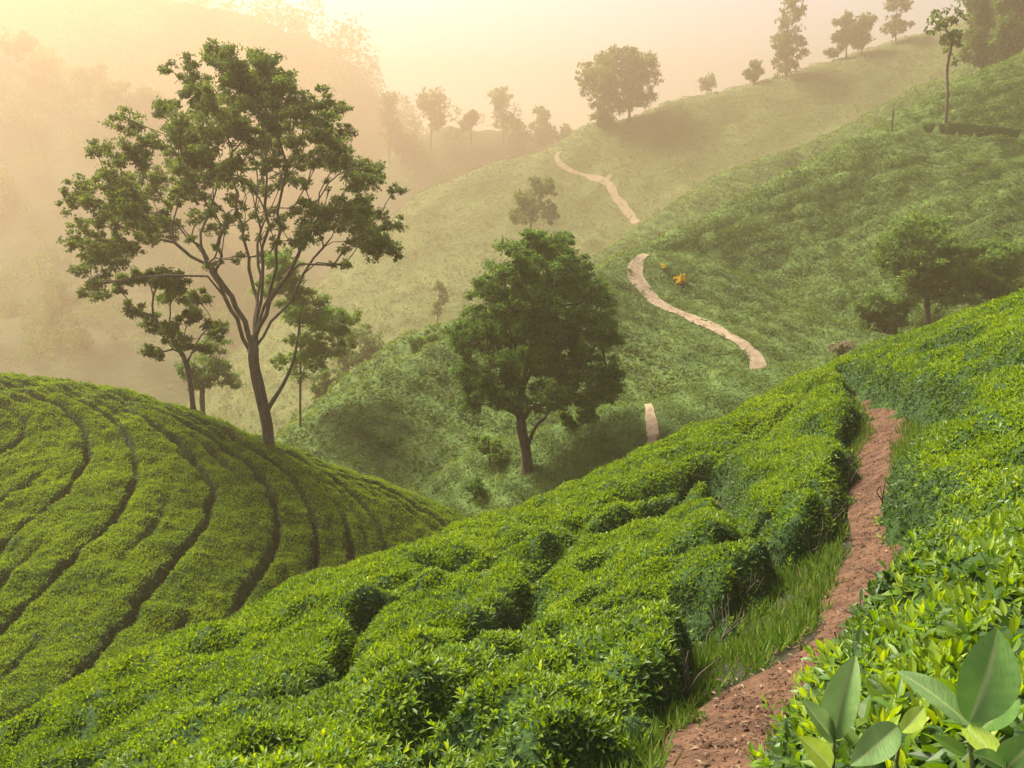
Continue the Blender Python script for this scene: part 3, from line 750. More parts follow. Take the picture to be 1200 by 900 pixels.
lv, lg = leaf_quads(lp, ld, unit(rvec(n2) * .3 + np.array([0, 0, 1.])), ll, ll * rng.uniform(.12, .5, n2))
tag(build("dry_litter", [(lv, lg, np.repeat(rng.random(n2), 4), 0, False)], ['litter']), "dry leaves and bits of straw lying on the red path", "litter", kind='stuff')
tag(build("earth_clods", [(v, g, .5, 0, False)], ['dirt']), "small reddish clods of earth scattered on the path", "clods", kind='stuff')

# ------------------------------------------------------------------ trees
def make_tree(name, label, base, Y, clumps, trunk_px, r0, leaf_px, nleaf, matn='tree', cat="tree", group=None, depth=.85, limbs=True, sub=14, twig=True, flat=.8, tint=(.5, .22), fork_from=.45, extra_limb=None, sides=7, main=None, split=1, sr=(.52, .74)):
    """base: world point; clumps: (px, py, radius px) of leaf masses at about distance Y; trunk_px: trunk line in pixels"""
    global rng
    rng = np.random.default_rng(zlib.crc32(label.encode()))
    base = np.asarray(base, float); t = thing(name, base, label, cat, group)
    m = Y / F
    if split > 1:
        o_ = []
        for (a_, b_, r_) in clumps:
            t0 = rng.uniform(0, 6.28)
            for q in range(split):
                an = t0 + q * 6.283 / split + rng.normal(0, .3)
                o_.append((a_ + .48 * r_ * math.cos(an), b_ + .42 * r_ * math.sin(an), r_ * rng.uniform(*sr)))
        clumps = o_
    tr = np.array([at(px, py, Y) for px, py in trunk_px]); tr[0] = base - np.array([0, 0, .25])
    for q in range(1, len(tr)): tr[q, 1] = base[1] + rng.normal(0, .15) * q
    tr = catmull(tr, 5)
    C = np.array([at(px, py, Y) for px, py, r in clumps]); rad = np.array([r for *_, r in clumps]) * m
    cx = np.average(C[:, 0]); cz = C[:, 2].mean(); ex = max(.5, np.ptp(C[:, 0]) / 2); ez = max(.5, np.ptp(C[:, 2]) / 2)
    q = np.clip(1 - ((C[:, 0] - cx) / (ex * 1.15)) ** 2 - ((C[:, 2] - cz) / (ez * 1.3)) ** 2, .05, 1) ** .5
    C[:, 1] = base[1] + rng.uniform(-1, 1, len(C)) * q * ex * depth
    # branches grow from the trunk toward each mass, joining earlier ones where that is shorter
    nodes = [p for p in tr]; par = [-1] + list(range(len(tr) - 1)); plen = np.linspace(0, 1, len(tr)) * 0
    plen = list(np.concatenate([[0], np.cumsum(np.linalg.norm(np.diff(tr, axis=0), axis=1))]))
    ntr = len(tr); start = int(ntr * fork_from); tips = []
    for ml in (main or []):
        mp = np.array([at(px, py, Y) for px, py in ml]); off = rng.uniform(-.55, .55) * ex * .8
        mp[:, 1] = base[1] + off * np.linspace(0, 1, len(mp)) ** .8
        j = int(np.argmin(np.linalg.norm(tr - mp[0], axis=1))); mp[0] = tr[j]; mp = catmull(mp, 3); mp[2:] += rng.normal(0, .012, (len(mp) - 2, 3)) * ex; prev = j
        for p in mp[1:]:
            nodes.append(p); par.append(prev); plen.append(plen[prev] + np.linalg.norm(p - nodes[prev])); prev = len(nodes) - 1
        tips.append(prev)
    order = np.argsort(np.linalg.norm(C - tr[-1], axis=1))
    for ci in order:
        A = np.array(nodes); idx = np.arange(len(A)); okk = (idx >= start)
        vec = C[ci] - A; dd = np.linalg.norm(vec, axis=1)
        cost = dd + .45 * (np.array(plen) - plen[start]) + np.where(vec[:, 2] < 0, -vec[:, 2] * .6, 0)
        cost[~okk] = 1e9
        j = int(np.argmin(cost)); p0 = A[j]; p1 = C[ci]; nseg = max(2, int(dd[j] / (ex * .22)))
        dirp = nodes[j] - nodes[par[j]] if par[j] >= 0 else np.array([0, 0, 1.])
        dirp = dirp / (np.linalg.norm(dirp) + 1e-9)
        c1 = p0 + (dirp * .5 + np.array([0, 0, .45])) * dd[j] * .38
        prev = j
        for s_ in range(1, nseg + 1):
            u = s_ / nseg
            p = (1 - u) ** 2 * p0 + 2 * u * (1 - u) * c1 + u * u * p1 + rng.normal(0, .02, 3) * dd[j] * (s_ < nseg)
            nodes.append(p); par.append(prev); plen.append(plen[prev] + dd[j] / nseg); prev = len(nodes) - 1
        tips.append(prev)
    n = len(nodes); nodes = np.array(nodes); load = np.zeros(n)
    for k in tips: load[k] += 1
    load[ntr - 1] += .5
    for k in range(n - 1, 0, -1):
        load[par[k]] += load[k]
    rr = r0 * (np.maximum(load, .3) / max(load[0], 1)) ** .56 * .9
    rr[:ntr] = np.maximum(rr[:ntr], r0 * np.linspace(1, .5, ntr)); rr[0] = r0 * 1.45; rr[1] = r0 * 1.12
    rr = np.maximum(rr, r0 * .06)
    trunk_parts = [(*tube(nodes[:ntr], rr[:ntr], 10 if limbs else sides), .5, 0, True)]
    kids = {}
    for k in range(ntr, n): kids.setdefault(par[k], []).append(k)
    limb_of = {}; chains = []
    for k in range(ntr, n):
        if par[k] < ntr or kids.get(par[k], [None])[0] != k:
            ch = [par[k], k]
            while ch[-1] in kids: ch.append(kids[ch[-1]][0])
            root = k if par[k] < ntr else limb_of[par[k]]
            for c in ch[1:]: limb_of[c] = root
            w = rr[ch].copy(); w[0] = min(w[0], w[1] * 1.15)
            chains.append((root, tube(nodes[ch], w, 6 if limbs else 4)))
    if twig:
        for ci, tp in zip(order, tips[len(main or []):]):
            for _ in range(5):
                e = C[ci] + rvec(1)[0] * rad[ci] * rng.uniform(.6, 1.0); mid = (nodes[tp] + e) / 2 + rng.normal(0, .05, 3) * rad[ci]
                chains.append((limb_of.get(tp, tp), tube(np.array([nodes[par[tp]] * .4 + nodes[tp] * .6, mid, e]), np.array([1, .7, .35]) * r0 * .07, 4)))
    if extra_limb is not None:
        e = catmull(np.array([at(px, py, Y) for px, py in extra_limb]), 5); chains.append((-9, tube(e, np.linspace(r0 * .42, r0 * .1, len(e)), 7)))
    if limbs:
        tk = build("trunk", trunk_parts, ['bark'], t, base)
        for rt in dict.fromkeys(c[0] for c in chains):
            build("limb", [(*c[1], .5, 0, True) for c in chains if c[0] == rt], ['bark'], tk, base)
    else:
        build("trunk", trunk_parts + [(*c[1], .5, 0, True) for c in chains], ['bark'], t, base)
    # foliage: small leaves gathered in tufts inside each mass
    wl = rad ** 2; cnt = np.maximum(8, nleaf * wl / wl.sum()).astype(int)
    PP = []; TT = []
    for c, r, k in zip(C, rad, cnt):
        ns = sub; sc = c + rvec(ns) * (r * rng.uniform(.3, 1.3, (ns, 1)) ** .8) * np.array([1, 1, flat])
        st_ = rng.normal(0, .12, ns)
        j = rng.integers(0, ns, k); o_ = rng.normal(0, 1, (k, 3)) * r * .15 * np.array([1.1, 1.1, .6]) * rng.uniform(.5, 1.5, (ns, 1))[j]
        PP.append(sc[j] + o_); TT.append(st_[j])
    P = np.concatenate(PP); n = len(P); L = leaf_px * m * rng.uniform(.6, 1.35, n)
    D = unit(rvec(n) + np.array([0, 0, -.15])); N = unit(rvec(n) * .8 + np.array([0, 0, .8]))
    v, g = leaf_quads(P, D, N, L, L * rng.uniform(.45, .65, n))
    ti = np.clip(rng.normal(tint[0], tint[1] * .7, n) + np.concatenate(TT), 0, 1)
    build("crown", [(v, g, np.repeat(ti, 4), 0, False)], [matn], t, base)
    return t
def cl(*ell, n=14, r=.42, sd=None):
    """leaf masses filling ellipses (cx, cy, rx, ry)"""
    o = []; g = np.random.default_rng(sd if sd is not None else int(abs(ell[0][0] * 7 + ell[0][1])))
    for (cx, cy, rx, ry) in ell:
        k = 0; m = max(3, int(n * 1.0))
        while k < m:
            a, b = g.uniform(-1, 1, 2)
            if a * a + b * b < 1:
                o.append((cx + a * rx * .8, cy + b * ry * .8, min(rx, ry) * r * g.uniform(.7, 1.25))); k += 1
    return o

# the tall forked tree on the spur
bt = hill_L.hit(315, 531, y0=20, y1=60, dz=-.35)
TY = bt[1]
main_clumps = [(250, 86, 26), (290, 80, 26), (325, 96, 28), (356, 110, 24), (386, 126, 22), (238, 112, 24), (275, 112, 28), (318, 128, 28), (360, 146, 26), (396, 152, 20), (268, 70, 14), (300, 68, 12),
               (403, 184, 22), (427, 203, 22), (444, 219, 15), (380, 180, 22), (345, 165, 22), (300, 155, 26),
               (392, 250, 24), (422, 262, 25), (452, 272, 20), (464, 290, 12), (440, 290, 13), (376, 268, 20), (408, 288, 12), (396, 312, 8),
               (212, 130, 17), (200, 158, 24), (238, 156, 28), (275, 160, 24), (160, 178, 17), (186, 190, 28), (222, 198, 28), (258, 200, 22), (146, 212, 24), (128, 230, 22), (168, 228, 28), (202, 236, 26), (118, 256, 23),
               (104, 283, 15), (146, 262, 26), (182, 262, 22), (106, 308, 15), (104, 345, 12), (132, 300, 20), (120, 328, 13), (235, 225, 18), (310, 190, 18), (338, 205, 15), (150, 290, 18), (420, 232, 12), (225, 130, 20), (255, 130, 22), (335, 130, 22), (375, 150, 22), (190, 215, 22), (240, 185, 22), (280, 140, 22), (305, 105, 20), (345, 190, 16), (290, 190, 18), (265, 225, 16), (410, 240, 14), (160, 252, 20), (135, 280, 16), (430, 248, 16), (205, 270, 16)] + [(rng.uniform(222, 388), rng.uniform(205, 305), rng.uniform(5, 9)) for _ in range(34)]
make_tree("broadleaf_tree", "tall dark tree with forked limbs and airy crown standing on the left tea spur", bt, TY, main_clumps,
          [(315, 531), (313, 500), (306, 460), (301, 420), (300, 392)], .25, 3.6, 140000, extra_limb=[(310, 486), (322, 466), (332, 450), (343, 425), (349, 395), (352, 365)], depth=.8, fork_from=.8, sub=14, split=3, main=[
    [(304, 440), (285, 395), (262, 350), (240, 305), (205, 262)], [(302, 410), (284, 360), (262, 320), (225, 285), (165, 262)], [(301, 395), (288, 340), (272, 285), (255, 225)],
    [(300, 392), (296, 330), (287, 270), (280, 190)], [(300, 392), (306, 330), (312, 270), (312, 180)], [(301, 395), (318, 345), (335, 290), (345, 220), (365, 165)], [(303, 410), (328, 365), (352, 320), (385, 275)], [(302, 400), (322, 350), (355, 300), (378, 245), (410, 205)]])
b2 = hill_L.hit(227, 484, y0=20, y1=60, dz=-.35)
make_tree("leaning_tree", "small slanting tree with thin leaning trunk just left of the tall forked tree", b2, b2[1],
          [(192, 338, 22), (222, 360, 24), (248, 384, 17), (172, 380, 15), (212, 392, 20), (186, 408, 12), (165, 325, 18), (205, 325, 20), (232, 405, 14), (178, 355, 18), (145, 330, 13)],
          [(228, 486), (221, 455), (213, 425), (205, 400)], .12, 4.2, 15000, sub=10, split=2, fork_from=.6)
def ground_at(px, Y, hs):
    x = (px - 600) / F * Y / (CP) * 1.0
    d = rays(px, 400.0); x = d[0] * Y
    return np.array([x, Y, max(float(h(np.array(x), np.array(Y))) for h in hs)])
def tree_on(name, label, hill, px, py, Yr, clumps, trunk, r0, lp, nl, **k):
    if hill is None:                          # whichever slope is met first
        hs = [h.hit(px, py, y0=Yr[0], y1=Yr[1]) for h in ALLH]
        hs = [p for p, h in zip(hs, ALLH) if abs(p[2] - float(h(p[0], p[1]))) < .15]
        b = min(hs, key=lambda p: p[1])
    else:
        b = hill.hit(px, py, y0=Yr[0], y1=Yr[1])
    return make_tree(name, label, b, b[1], clumps, trunk, r0, lp, nl, limbs=k.pop('limbs', False), **k)
def valley_tree(name, label, px, py, Y, clumps, trunk, r0, lp, nl, **k):
    b = at(px, py, Y)
    g = max([BASE + .3] + [float(h(np.array(b[0]), np.array(b[1]))) for h in ALLH])
    tr = [(px, py)] + list(trunk)
    b2_ = b.copy(); b2_[2] = min(g, b[2])
    return make_tree(name, label, b2_, Y, clumps, tr, r0, lp, nl, limbs=k.pop('limbs', False), **k)

valley_tree("leafy_tree", "pale green misty tree behind the right side of the tall forked tree", 352, 520, 46,
            [(340, 322, 24), (365, 348, 26), (390, 374, 22), (370, 384, 22), (345, 362, 22), (402, 398, 13), (328, 306, 18), (386, 412, 12), (318, 335, 18), (355, 405, 16), (350, 425, 13), (368, 432, 12), (338, 420, 12), (345, 440, 10), (375, 405, 15)], [(352, 470), (352, 420), (352, 385)], .07, 3.6, 24000, matn='treegreen', tint=(.8, .2), split=2, sr=(.65, .9), sub=12)
valley_tree("leafy_tree", "pale little tree behind the slanting tree on the left spur", 240, 520, 50, [(240, 425, 24), (262, 440, 15), (220, 440, 14), (250, 405, 16), (235, 450, 14), (270, 448, 10)], [(239, 490), (238, 465), (238, 445)], .16, 4, 6000, matn='treegreen')

bm_ = hill_G.hit(618, 549, y0=25, y1=60)
mid = [(640, 297, 24), (614, 303, 24), (664, 310, 22), (690, 325, 15), (704, 342, 14), (590, 322, 22), (640, 330, 32), (576, 345, 19), (610, 345, 28), (670, 346, 27), (696, 368, 22), (566, 375, 24), (546, 396, 16), (600, 380, 32), (640, 376, 32), (682, 390, 30),
       (710, 396, 15), (560, 408, 24), (590, 418, 28), (630, 416, 28), (670, 424, 30), (706, 430, 18), (545, 432, 15), (564, 452, 20), (600, 450, 22), (690, 452, 20), (660, 460, 17), (550, 470, 11), (690, 474, 13), (716, 455, 12), (625, 280, 14), (655, 284, 14), (585, 470, 13), (640, 455, 16)]
make_tree("shade_tree", "dense dark green round crowned tree in the middle of the valley", bm_, bm_[1], mid, [(618, 550), (616, 525), (611, 500), (610, 470), (615, 440)], .24, 3.6, 120000, matn='treegreen', depth=.95, fork_from=.35, sub=14, split=3, sr=(.72, .98), tint=(.55, .25), extra_limb=[(617, 525), (628, 500), (640, 488), (650, 465)])

# background trees, each with its own outline
tree_on("hill_tree", "broad domed tree alone on the crest of the misty far hill", hill_C, 738, 141, (150, 330), cl((730, 92, 54, 47), n=95, r=.2, sd=3) , [(738, 141), (737, 125), (735, 110)], .4, 3.4, 15000, sub=8, fork_from=.3)
tree_on("hill_bush", "low bush at the left foot of the domed tree on the far hill", hill_C, 704, 150, (150, 330), cl((704, 134, 17, 15), n=7, r=.5), [(704, 150), (704, 142)], .12, 3.6, 1600, cat="bush")
tree_on("slender_tree", "tallest slender tree in two tufts on the far hill crest", hill_C, 922, 88, (150, 330), [(922, 68, 15), (915, 58, 14), (932, 62, 12), (918, 78, 12), (928, 46, 13), (920, 42, 11), (935, 48, 8), (918, 24, 8), (930, 14, 11), (938, 10, 8), (928, 2, 9), (922, 30, 6), (935, -8, 9)], [(922, 88), (922, 60), (924, 30), (930, 5)], .25, 3.6, 4500, sub=9, fork_from=.15)
tree_on("hill_bush", "small round bush left of the slender two tufted tree on the crest", hill_C, 884, 95, (150, 330), cl((884, 83, 13, 10), n=7, r=.5), [(884, 95), (884, 88)], .1, 3.4, 1300, cat="bush")
tree_on("hill_tree", "left tree of the touching pair on the far crest", hill_C, 992, 66, (150, 330), cl((991, 38, 11, 26), n=12, r=.62), [(992, 66), (992, 50), (991, 30)], .22, 3.6, 2600, sub=9, fork_from=.2)
tree_on("hill_tree", "right tree of the touching pair on the far crest", hill_C, 1010, 62, (150, 330), cl((1011, 39, 12, 25), n=12, r=.6), [(1010, 62), (1010, 48), (1011, 30)], .22, 3.6, 2600, sub=9, fork_from=.2)
tree_on("hill_bush", "low bush at the left foot of the touching pair of trees", hill_C, 978, 70, (150, 330), cl((978, 63, 9, 7), n=5, r=.6), [(978, 70), (978, 65)], .08, 3.2, 700, cat="bush")
tree_on("slender_tree", "slender tree with a clear gap in its crown behind the thin sapling", hill_C, 1050, 50, (150, 330), [(1050, 32, 9), (1044, 36, 8), (1058, 30, 8), (1050, 22, 7), (1053, 8, 10), (1045, 4, 8), (1060, 4, 8), (1052, -6, 9)], [(1050, 50), (1050, 30), (1052, 5)], .2, 3.4, 2200, sub=9, fork_from=.15)
valley_tree("hill_bush", "tiny round misty tree on the crest between the domed tree and the small round bush", 830, 120, 300, cl((830, 96, 8, 9), n=6, r=.6), [(830, 110), (830, 100)], .15, 3.2, 800)
valley_tree("dark_tree", "dark leafy tree at the top right corner, left one of two", 1152, 70, 135, cl((1157, 5, 24, 30), (1152, 42, 20, 22), (1142, 66, 20, 14), n=24, r=.42), [(1152, 60), (1152, 10), (1153, -5)], .25, 4, 9000, matn='treegreen', sub=10, fork_from=.2)
valley_tree("dark_tree", "dark leafy tree cut by the top right corner, right one of two", 1188, 80, 130, cl((1192, 10, 30, 40), (1190, 48, 26, 24), n=30, r=.38), [(1188, 50), (1189, 20), (1190, 0)], .25, 4, 12000, matn='treegreen', sub=10, fork_from=.2)
tree_on("hill_bush", "loose bush on the shaded slope under the dark corner trees", None, 1168, 76, (60, 330), cl((1168, 62, 20, 14), n=9, r=.5), [(1168, 75), (1170, 64)], .1, 3.6, 1800, cat="bush", matn='treegreen')
# woods on the far slopes, one mass each
def wood(key, label, n, rmin, rmax, npx, xmax=1250):
    V, f = HM[key]; c = V[f].mean(1); px, py = project(c); m = (c[:, 1] > 0) & (px > -120) & (px < xmax) & (py < 460) & (py > -160)
    P, N, i = sample(V, f[m], np.ones(m.sum()), n); PP = []; LL = []
    for p in P:
        r = rng.uniform(rmin, rmax); hh = r * rng.uniform(1.0, 2.2); k = int(npx)
        d = rvec(k) * (rng.uniform(.3, 1, (k, 1)) ** .5); lob = p + np.array([0, 0, hh]) + d * np.array([r, r, hh * .75]) * (1 + .35 * noise(d[:, 0] * 3 + p[0], d[:, 2] * 3)[:, None])
        PP.append(lob); LL.append(np.full(k, r * .26))
    P = np.concatenate(PP); L = np.concatenate(LL) * rng.uniform(.5, 1.3, len(P)); q = len(P)
    v, g = leaf_quads(P, rvec(q), rvec(q), L, L * .7)
    tag(build("far_wood", [(v, g, np.repeat(np.clip(rng.normal(.45, .2, q), 0, 1), 4), 0, False)], ['treegreen']), label, "wood", kind='stuff')
rng = np.random.default_rng(5)
wood('R', "far misty wood along the highest ridge at upper left", 800, 4, 9, 150)
wood('F', "misty wood covering the near left ridge", 420, 2, 4.2, 150)
wood('M', "misty wood under the far tree line", 110, 2.5, 4.5, 140, 640)
# thin sapling and post on the right hill
tree_on("sapling", "thin bare stemmed sapling with sparse leaves on the right hill's crest", hill_B, 1108, 147, (50, 120), [(1098, 30, 9), (1112, 20, 9), (1105, 12, 6), (1090, 36, 6), (1120, 40, 8), (1112, 48, 8), (1104, 44, 8), (1126, 22, 5), (1116, 60, 5), (1095, 22, 5), (1120, 73, 4)], [(1108, 147), (1110, 115), (1112, 80), (1111, 50), (1108, 25)], .13, 5.0, 620, sub=5, split=2, fork_from=.45)
pb = hill_B.hit(1045, 150, y0=50, y1=120)
pt = at(1047, 128, pb[1])
t = thing("fence_post", pb, "weathered wooden post standing on the right hill left of the sapling", "post")
v, g = tube(np.array([pb - [0, 0, .3], pb + [0, 0, .6], pt + [0.03, 0, -.05], pt]), np.array([.11, .1, .09, .05]), 6)
build("post", [(v, g, .5, 0, False)], ['wood'], t, pb)
v, g = tube(np.array([pt + [-.02, 0, -.4], pt + [-.02, 0, .45]]), np.array([.03, .025]), 5)
build("iron_spike", [(v, g, .5, 0, False)], ['wood'], t, pb)
# shaded trees on the right
tree_on("shade_tree", "soft rounded tree at the foot of the right hill, above the near hedge", hill_B, 1088, 384, (40, 80), cl((1082, 285, 48, 42), (1092, 328, 58, 36), n=26, r=.42), [(1088, 384), (1088, 355), (1086, 325), (1085, 300)], .2, 4, 22000, matn='treegreen', tint=(.75, .2), sub=12, fork_from=.2)
tree_on("shade_tree", "loose tree at the right edge beside the soft rounded tree", hill_B, 1160, 375, (40, 80), cl((1162, 318, 44, 42), n=24, r=.42), [(1160, 375), (1160, 345), (1160, 320)], .14, 4, 12000, matn='treegreen', tint=(.7, .2), sub=11, fork_from=.2)
tree_on("leafy_bush", "low bush left of the soft rounded tree under the right hill", hill_B, 1035, 398, (40, 80), cl((1035, 365, 28, 28), n=14, r=.45), [(1035, 398), (1035, 380)], .1, 4, 7000, matn='treegreen', tint=(.7, .2), cat="bush", sub=10)
tree_on("dry_shrub", "pale straw coloured shrub at the far end of the near hedges", None, 985, 421, (28, 80), cl((985, 408, 16, 9), n=8, r=.6), [(985, 422), (985, 412)], .06, 3.6, 900, matn='dryleaf', cat="shrub", sub=7)
tree_on("flowering_shrub", "shrub with yellow blossom beside the top of the winding path", None, 797, 332, (40, 90), cl((797, 327, 5, 4.5), n=7, r=.55), [(797, 331), (797, 326)], .05, 3.2, 520, matn='flower', cat="shrub", sub=6, twig=False)
tree_on("flowering_shrub", "tiny yellow shrub left of the bigger yellow blossom", None, 778, 316, (40, 90), cl((778, 312, 4, 4), n=4, r=.6), [(778, 317), (778, 313)], .04, 3, 110, matn='flower', cat="shrub", sub=5, twig=False)
# misty trees and bushes of the valley
valley_tree("misty_tree", "pale open crowned tree in mist above the dark valley tree", 622, 300, 140, cl((626, 228, 28, 20), (612, 252, 16, 14), (645, 250, 10, 12), n=12, r=.38), [(622, 275), (624, 255), (626, 235)], .2, 3.6, 4500, sub=10, fork_from=.2)
valley_tree("misty_sapling", "slim misty sapling on the pale slope left of the dark valley tree", 513, 385, 135, cl((515, 350, 10, 22), n=12, r=.42), [(513, 370), (514, 355), (515, 340)], .1, 3.2, 1100, sub=8, fork_from=.2)
tree_on("leafy_bush", "dark rounded bush on the small misty knoll", hill_K, 505, 412, (45, 75), cl((505, 407, 26, 14), n=12, r=.5), [(505, 416), (505, 408)], .1, 3.6, 4500, matn='treegreen', cat="bush", sub=10)
tree_on("leafy_bush", "small dark bush on the valley floor at the spur's right tip", hill_G, 557, 584, (25, 60), cl((557, 572, 10, 10), n=8, r=.55), [(557, 584), (557, 575)], .05, 3.6, 1500, matn='treegreen', cat="bush", sub=8)
tree_on("leafy_plant", "light green young plant beside the dark valley tree's trunk", hill_G, 575, 545, (25, 60), cl((572, 520, 20, 18), (590, 535, 16, 8), n=9, r=.42), [(575, 545), (573, 528), (572, 515)], .05, 3.6, 1900, matn='treegreen', cat="plant", tint=(.85, .15), sub=8)
tree_on("leafy_bush", "low bush under the right side of the dark valley tree", hill_G, 668, 500, (25, 60), cl((668, 490, 18, 8), n=8, r=.55), [(668, 500), (668, 492)], .05, 3.6, 1500, matn='treegreen', cat="bush", tint=(.75, .2), sub=8)
valley_tree("leafy_bush", "large misty bush right of the tall forked tree's crown base", 425, 470, 90, cl((425, 415, 32, 34), n=18, r=.42), [(425, 445), (425, 425)], .12, 4, 5000, matn='treegreen', cat="bush", sub=10)
valley_tree("leafy_bush", "low misty bush between the tall tree and the green spur", 390, 490, 75, cl((388, 455, 22, 24), n=12, r=.45), [(390, 470), (390, 460)], .1, 4, 3000, matn='treegreen', cat="bush", sub=10)
valley_tree("misty_tree", "faint bluish tree in the left mist, the taller of two", 72, 440, 210, cl((70, 350, 26, 32), (74, 395, 34, 30), n=16, r=.42), [(72, 405), (71, 370), (70, 345)], .22, 3.8, 5500, matn='treegreen', sub=10, fork_from=.15)
valley_tree("misty_tree", "faint thin tree at the left edge in the mist", 12, 440, 225, cl((14, 380, 18, 34), n=12, r=.45), [(12, 410), (13, 385), (14, 365)], .18, 3.6, 1800, matn='treegreen', sub=9, fork_from=.15)
# silhouettes on the left wooded slope
for px, py, e, lab, s_ in [(20, 72, [(18, 52, 16, 15)], "leftmost treetop on the glowing misty ridge", 900), (52, 88, [(52, 74, 11, 11)], "small treetop left of the sun glow on the misty ridge", 700),
                           (104, 118, [(103, 92, 18, 22)], "upright tree right of the sun glow on the misty ridge", 1800), (150, 145, [(140, 114, 18, 20), (168, 120, 18, 22)], "broad double topped tree on the misty ridge", 2600),
                           (128, 132, [(124, 112, 12, 14)], "tree between the upright and the broad ridge trees", 900), (182, 165, [(183, 142, 8, 16)], "last narrow tree at the right end of the misty ridge", 800)]:
    tree_on("ridge_tree", lab, hill_F, px, py, (230, 420), cl(*e, n=9, r=.55), [(px, py), (px, py - 12), (e[0][0], e[0][1] + 4)], .4, 4.4, s_ * 2, sub=9, fork_from=.2, group="trees on the misty left ridge")
for px, py, e, lab in [(456, 190, [(456, 128, 10, 20), (457, 155, 13, 16)], "pointed misty tree, leftmost of the far tree line"), (505, 175, [(505, 118, 14, 14), (510, 140, 13, 14)], "round topped misty tree second in the far tree line"),
                       (552, 165, [(551, 142, 7, 10)], "small misty tree in the middle of the far tree line"), (590, 178, [(588, 116, 13, 12), (592, 140, 10, 16), (604, 155, 12, 16)], "tallest misty tree of the far tree line"),
                       (638, 178, [(638, 138, 10, 14), (637, 158, 14, 14)], "misty tree right of the tallest in the far tree line"), (664, 175, [(664, 158, 9, 9)], "rightmost little tree of the far tree line by the hill"),
                       (480, 205, [(478, 178, 16, 22)], "bushy misty tree low in front of the far tree line")]:
    valley_tree("distant_tree", lab, px, py, 365, cl(*e, n=9, r=.6), [(px, py - 20), (e[0][0], e[0][1])], .4, 4.0, 2200, sub=9, fork_from=.15, group="misty trees of the far tree line")

# ------------------------------------------------------------------ broad leaved shoots in the near right corner
def big_leaf(base, tip, wpx, Y0, Y1, fold, face, matn, name, parent, org, tint, curl=.12):
    a = at(*base, Y0); b = at(*tip, Y1); L = np.linalg.norm(b - a); W = wpx * (Y0 + Y1) / 2 / F
    D = (b - a) / L; Nv = unit(np.array(face, float) - D * (np.array(face) @ D)); S = np.cross(D, Nv)
    u = np.linspace(0, 1, 61); k = np.linspace(-1, 1, 17)
    prof = np.sin(np.pi * np.clip(u, 0, 1) ** .9) ** .62 * .5 * (1 - .25 * u ** 6); prof[0] = .03; prof[-1] = 0
    V = []
    for ui, p in zip(u, prof):
        c = a + D * L * ui - Nv * L * curl * (ui ** 2) + S * W * .05 * np.sin(ui * 3.1 + base[0])
        for kj in k:
            V.append(c + S * W * p * kj * (1 - .12 * fold) + Nv * W * (abs(kj) * fold * p + p * (.05 * np.sin(ui * 9 + kj * 2) * abs(kj) + .016 * abs(np.sin(ui * 26 - abs(kj) * 4.0)) ** .5)))
    tv = np.tile(1 - np.abs(k), 61)
    o = build(name, [(np.array(V), grid_faces(61, 17), tv, 0, True)], [matn], parent, org); return o
def blade_mat(name, c0, c1):
    m, nt, b = mat(name)
    tc = nd(nt, "ShaderNodeTexCoord"); n = nd(nt, "ShaderNodeTexNoise"); n.inputs["Scale"].default_value = 40; n.inputs["Detail"].default_value = 5
    nt.links.new(tc.outputs["Object"], n.inputs["Vector"]); c = ramp(nt, n.outputs[0], [(.3, c0), (.7, c1)])
    a = nd(nt, "ShaderNodeAttribute", attribute_name="tint"); rb = nd(nt, "ShaderNodeMapRange")
    rb.inputs[1].default_value = .86; rb.inputs[2].default_value = 1.0; nt.links.new(a.outputs["Fac"], rb.inputs[0])
    mc = nd(nt, "ShaderNodeMix", data_type='RGBA'); nt.links.new(rb.outputs[0], mc.inputs[0]); nt.links.new(c, mc.inputs[6]); mc.inputs[7].default_value = (.30, .38, .14, 1)
    c = mc.outputs[2]
    nt.links.new(c, b.inputs["Base Color"]); b.inputs["Roughness"].default_value = .38
    w = nd(nt, "ShaderNodeTexWave"); w.inputs["Scale"].default_value = 60; w.inputs["Distortion"].default_value = 9; w.inputs["Detail"].default_value = 3
    nt.links.new(tc.outputs["Object"], w.inputs["Vector"]); bp = nd(nt, "ShaderNodeBump"); bp.inputs["Strength"].default_value = .12; bp.inputs["Distance"].default_value = .0015
    nt.links.new(w.outputs["Fac"], bp.inputs["Height"]); nt.links.new(bp.outputs[0], b.inputs["Normal"])
    t = nd(nt, "ShaderNodeBsdfTranslucent"); nt.links.new(c, t.inputs[0]); mx = nd(nt, "ShaderNodeMixShader"); mx.inputs[0].default_value = .35
    nt.links.new(b.outputs[0], mx.inputs[1]); nt.links.new(t.outputs[0], mx.inputs[2]); nt.links.new(mx.outputs[0], nt.nodes["Material Output"].inputs[0])
    return m
M['bigleaf'] = blade_mat("broad_leaf", (.075, .17, .03), (.13, .25, .045))
M['greyleaf'] = blade_mat("greyish_leaf", (.12, .215, .06), (.18, .29, .09))
M['limeleaf'] = blade_mat("lime_leaf", (.22, .32, .03), (.30, .40, .05))
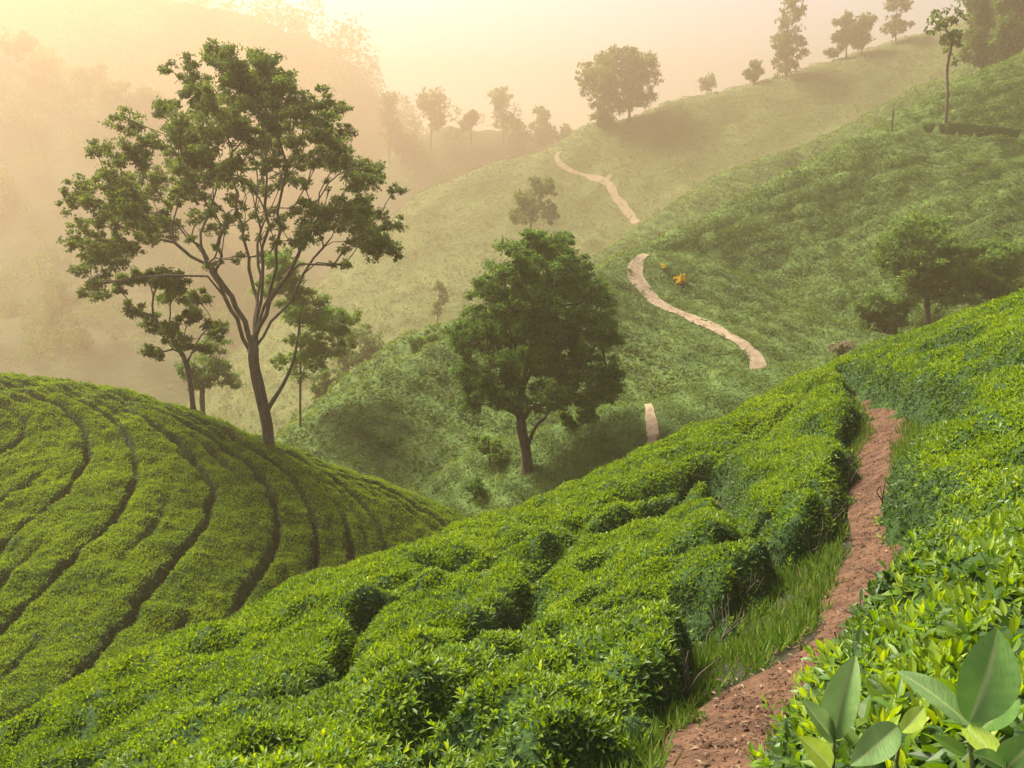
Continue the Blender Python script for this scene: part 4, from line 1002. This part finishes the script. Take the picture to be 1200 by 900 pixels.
def shoot(label, stem_px, Y, leaves):
    foot = at(*stem_px[-1], Y + .05); t = thing("broad_leaf_shoot", foot, label, "leafy shoot", "broad leaved shoots in the near corner")
    p = catmull(np.array([at(*q, Y) for q in stem_px]), 5)
    build("stem", [(*tube(p, np.linspace(.0022, .004, len(p)), 6), .5, 0, True)], ['stem'], t, foot)
    for (base, tip, w, fold, face, mt, dy, lab) in leaves:
        o = big_leaf(base, tip, w, Y, Y + dy, fold, face, mt, "leaf", t, foot, .5)
        if lab: o["label"] = lab
shoot("tall shoot with one large upright leaf at the right edge", [(1136, 850), (1138, 880), (1142, 940)], 1.0,
      [((1137, 846), (1172, 738), 76, .35, (-.25, -1, .25), 'bigleaf', .03, "large upright green leaf"), ((1137, 850), (1056, 782), 42, .3, (.2, -.6, .8), 'greyleaf', .05, "greyish leaf pointing left"),
       ((1128, 850), (1180, 898), 40, .2, (.1, -.5, .9), 'limeleaf', -.06, "lime green drooping leaf"), ((1145, 855), (1200, 815), 34, .3, (-.2, -.6, .8), 'bigleaf', .04, None)])
shoot("greyish folded leaf shoot standing left in the near corner bush", [(978, 862), (976, 900), (975, 945)], 1.1,
      [((977, 866), (1002, 770), 48, .7, (-.5, -1, .3), 'greyleaf', .02, "greyish folded leaf"), ((977, 868), (948, 822), 34, .4, (.2, -.7, .7), 'greyleaf', -.02, None), ((975, 905), (948, 866), 36, .3, (.1, -.8, .6), 'limeleaf', -.05, "lime green young leaf")])
shoot("broad leaf shoot low between the upright leaf and the folded leaf", [(1055, 862), (1050, 900), (1050, 945)], 1.05,
      [((1052, 852), (1000, 892), 44, .35, (.1, -.6, .8), 'greyleaf', -.05, "drooping greyish leaf"), ((1056, 858), (1086, 826), 26, .3, (0, -.6, .8), 'limeleaf', .03, None)])
shoot("cut off broad leaf shoot in the extreme lower right corner", [(1185, 905), (1185, 930), (1185, 960)], .95,
      [((1180, 905), (1212, 862), 54, .3, (-.2, -.8, .6), 'bigleaf', .0, None), ((1182, 905), (1150, 880), 30, .3, (0, -.6, .8), 'bigleaf', -.04, None)])
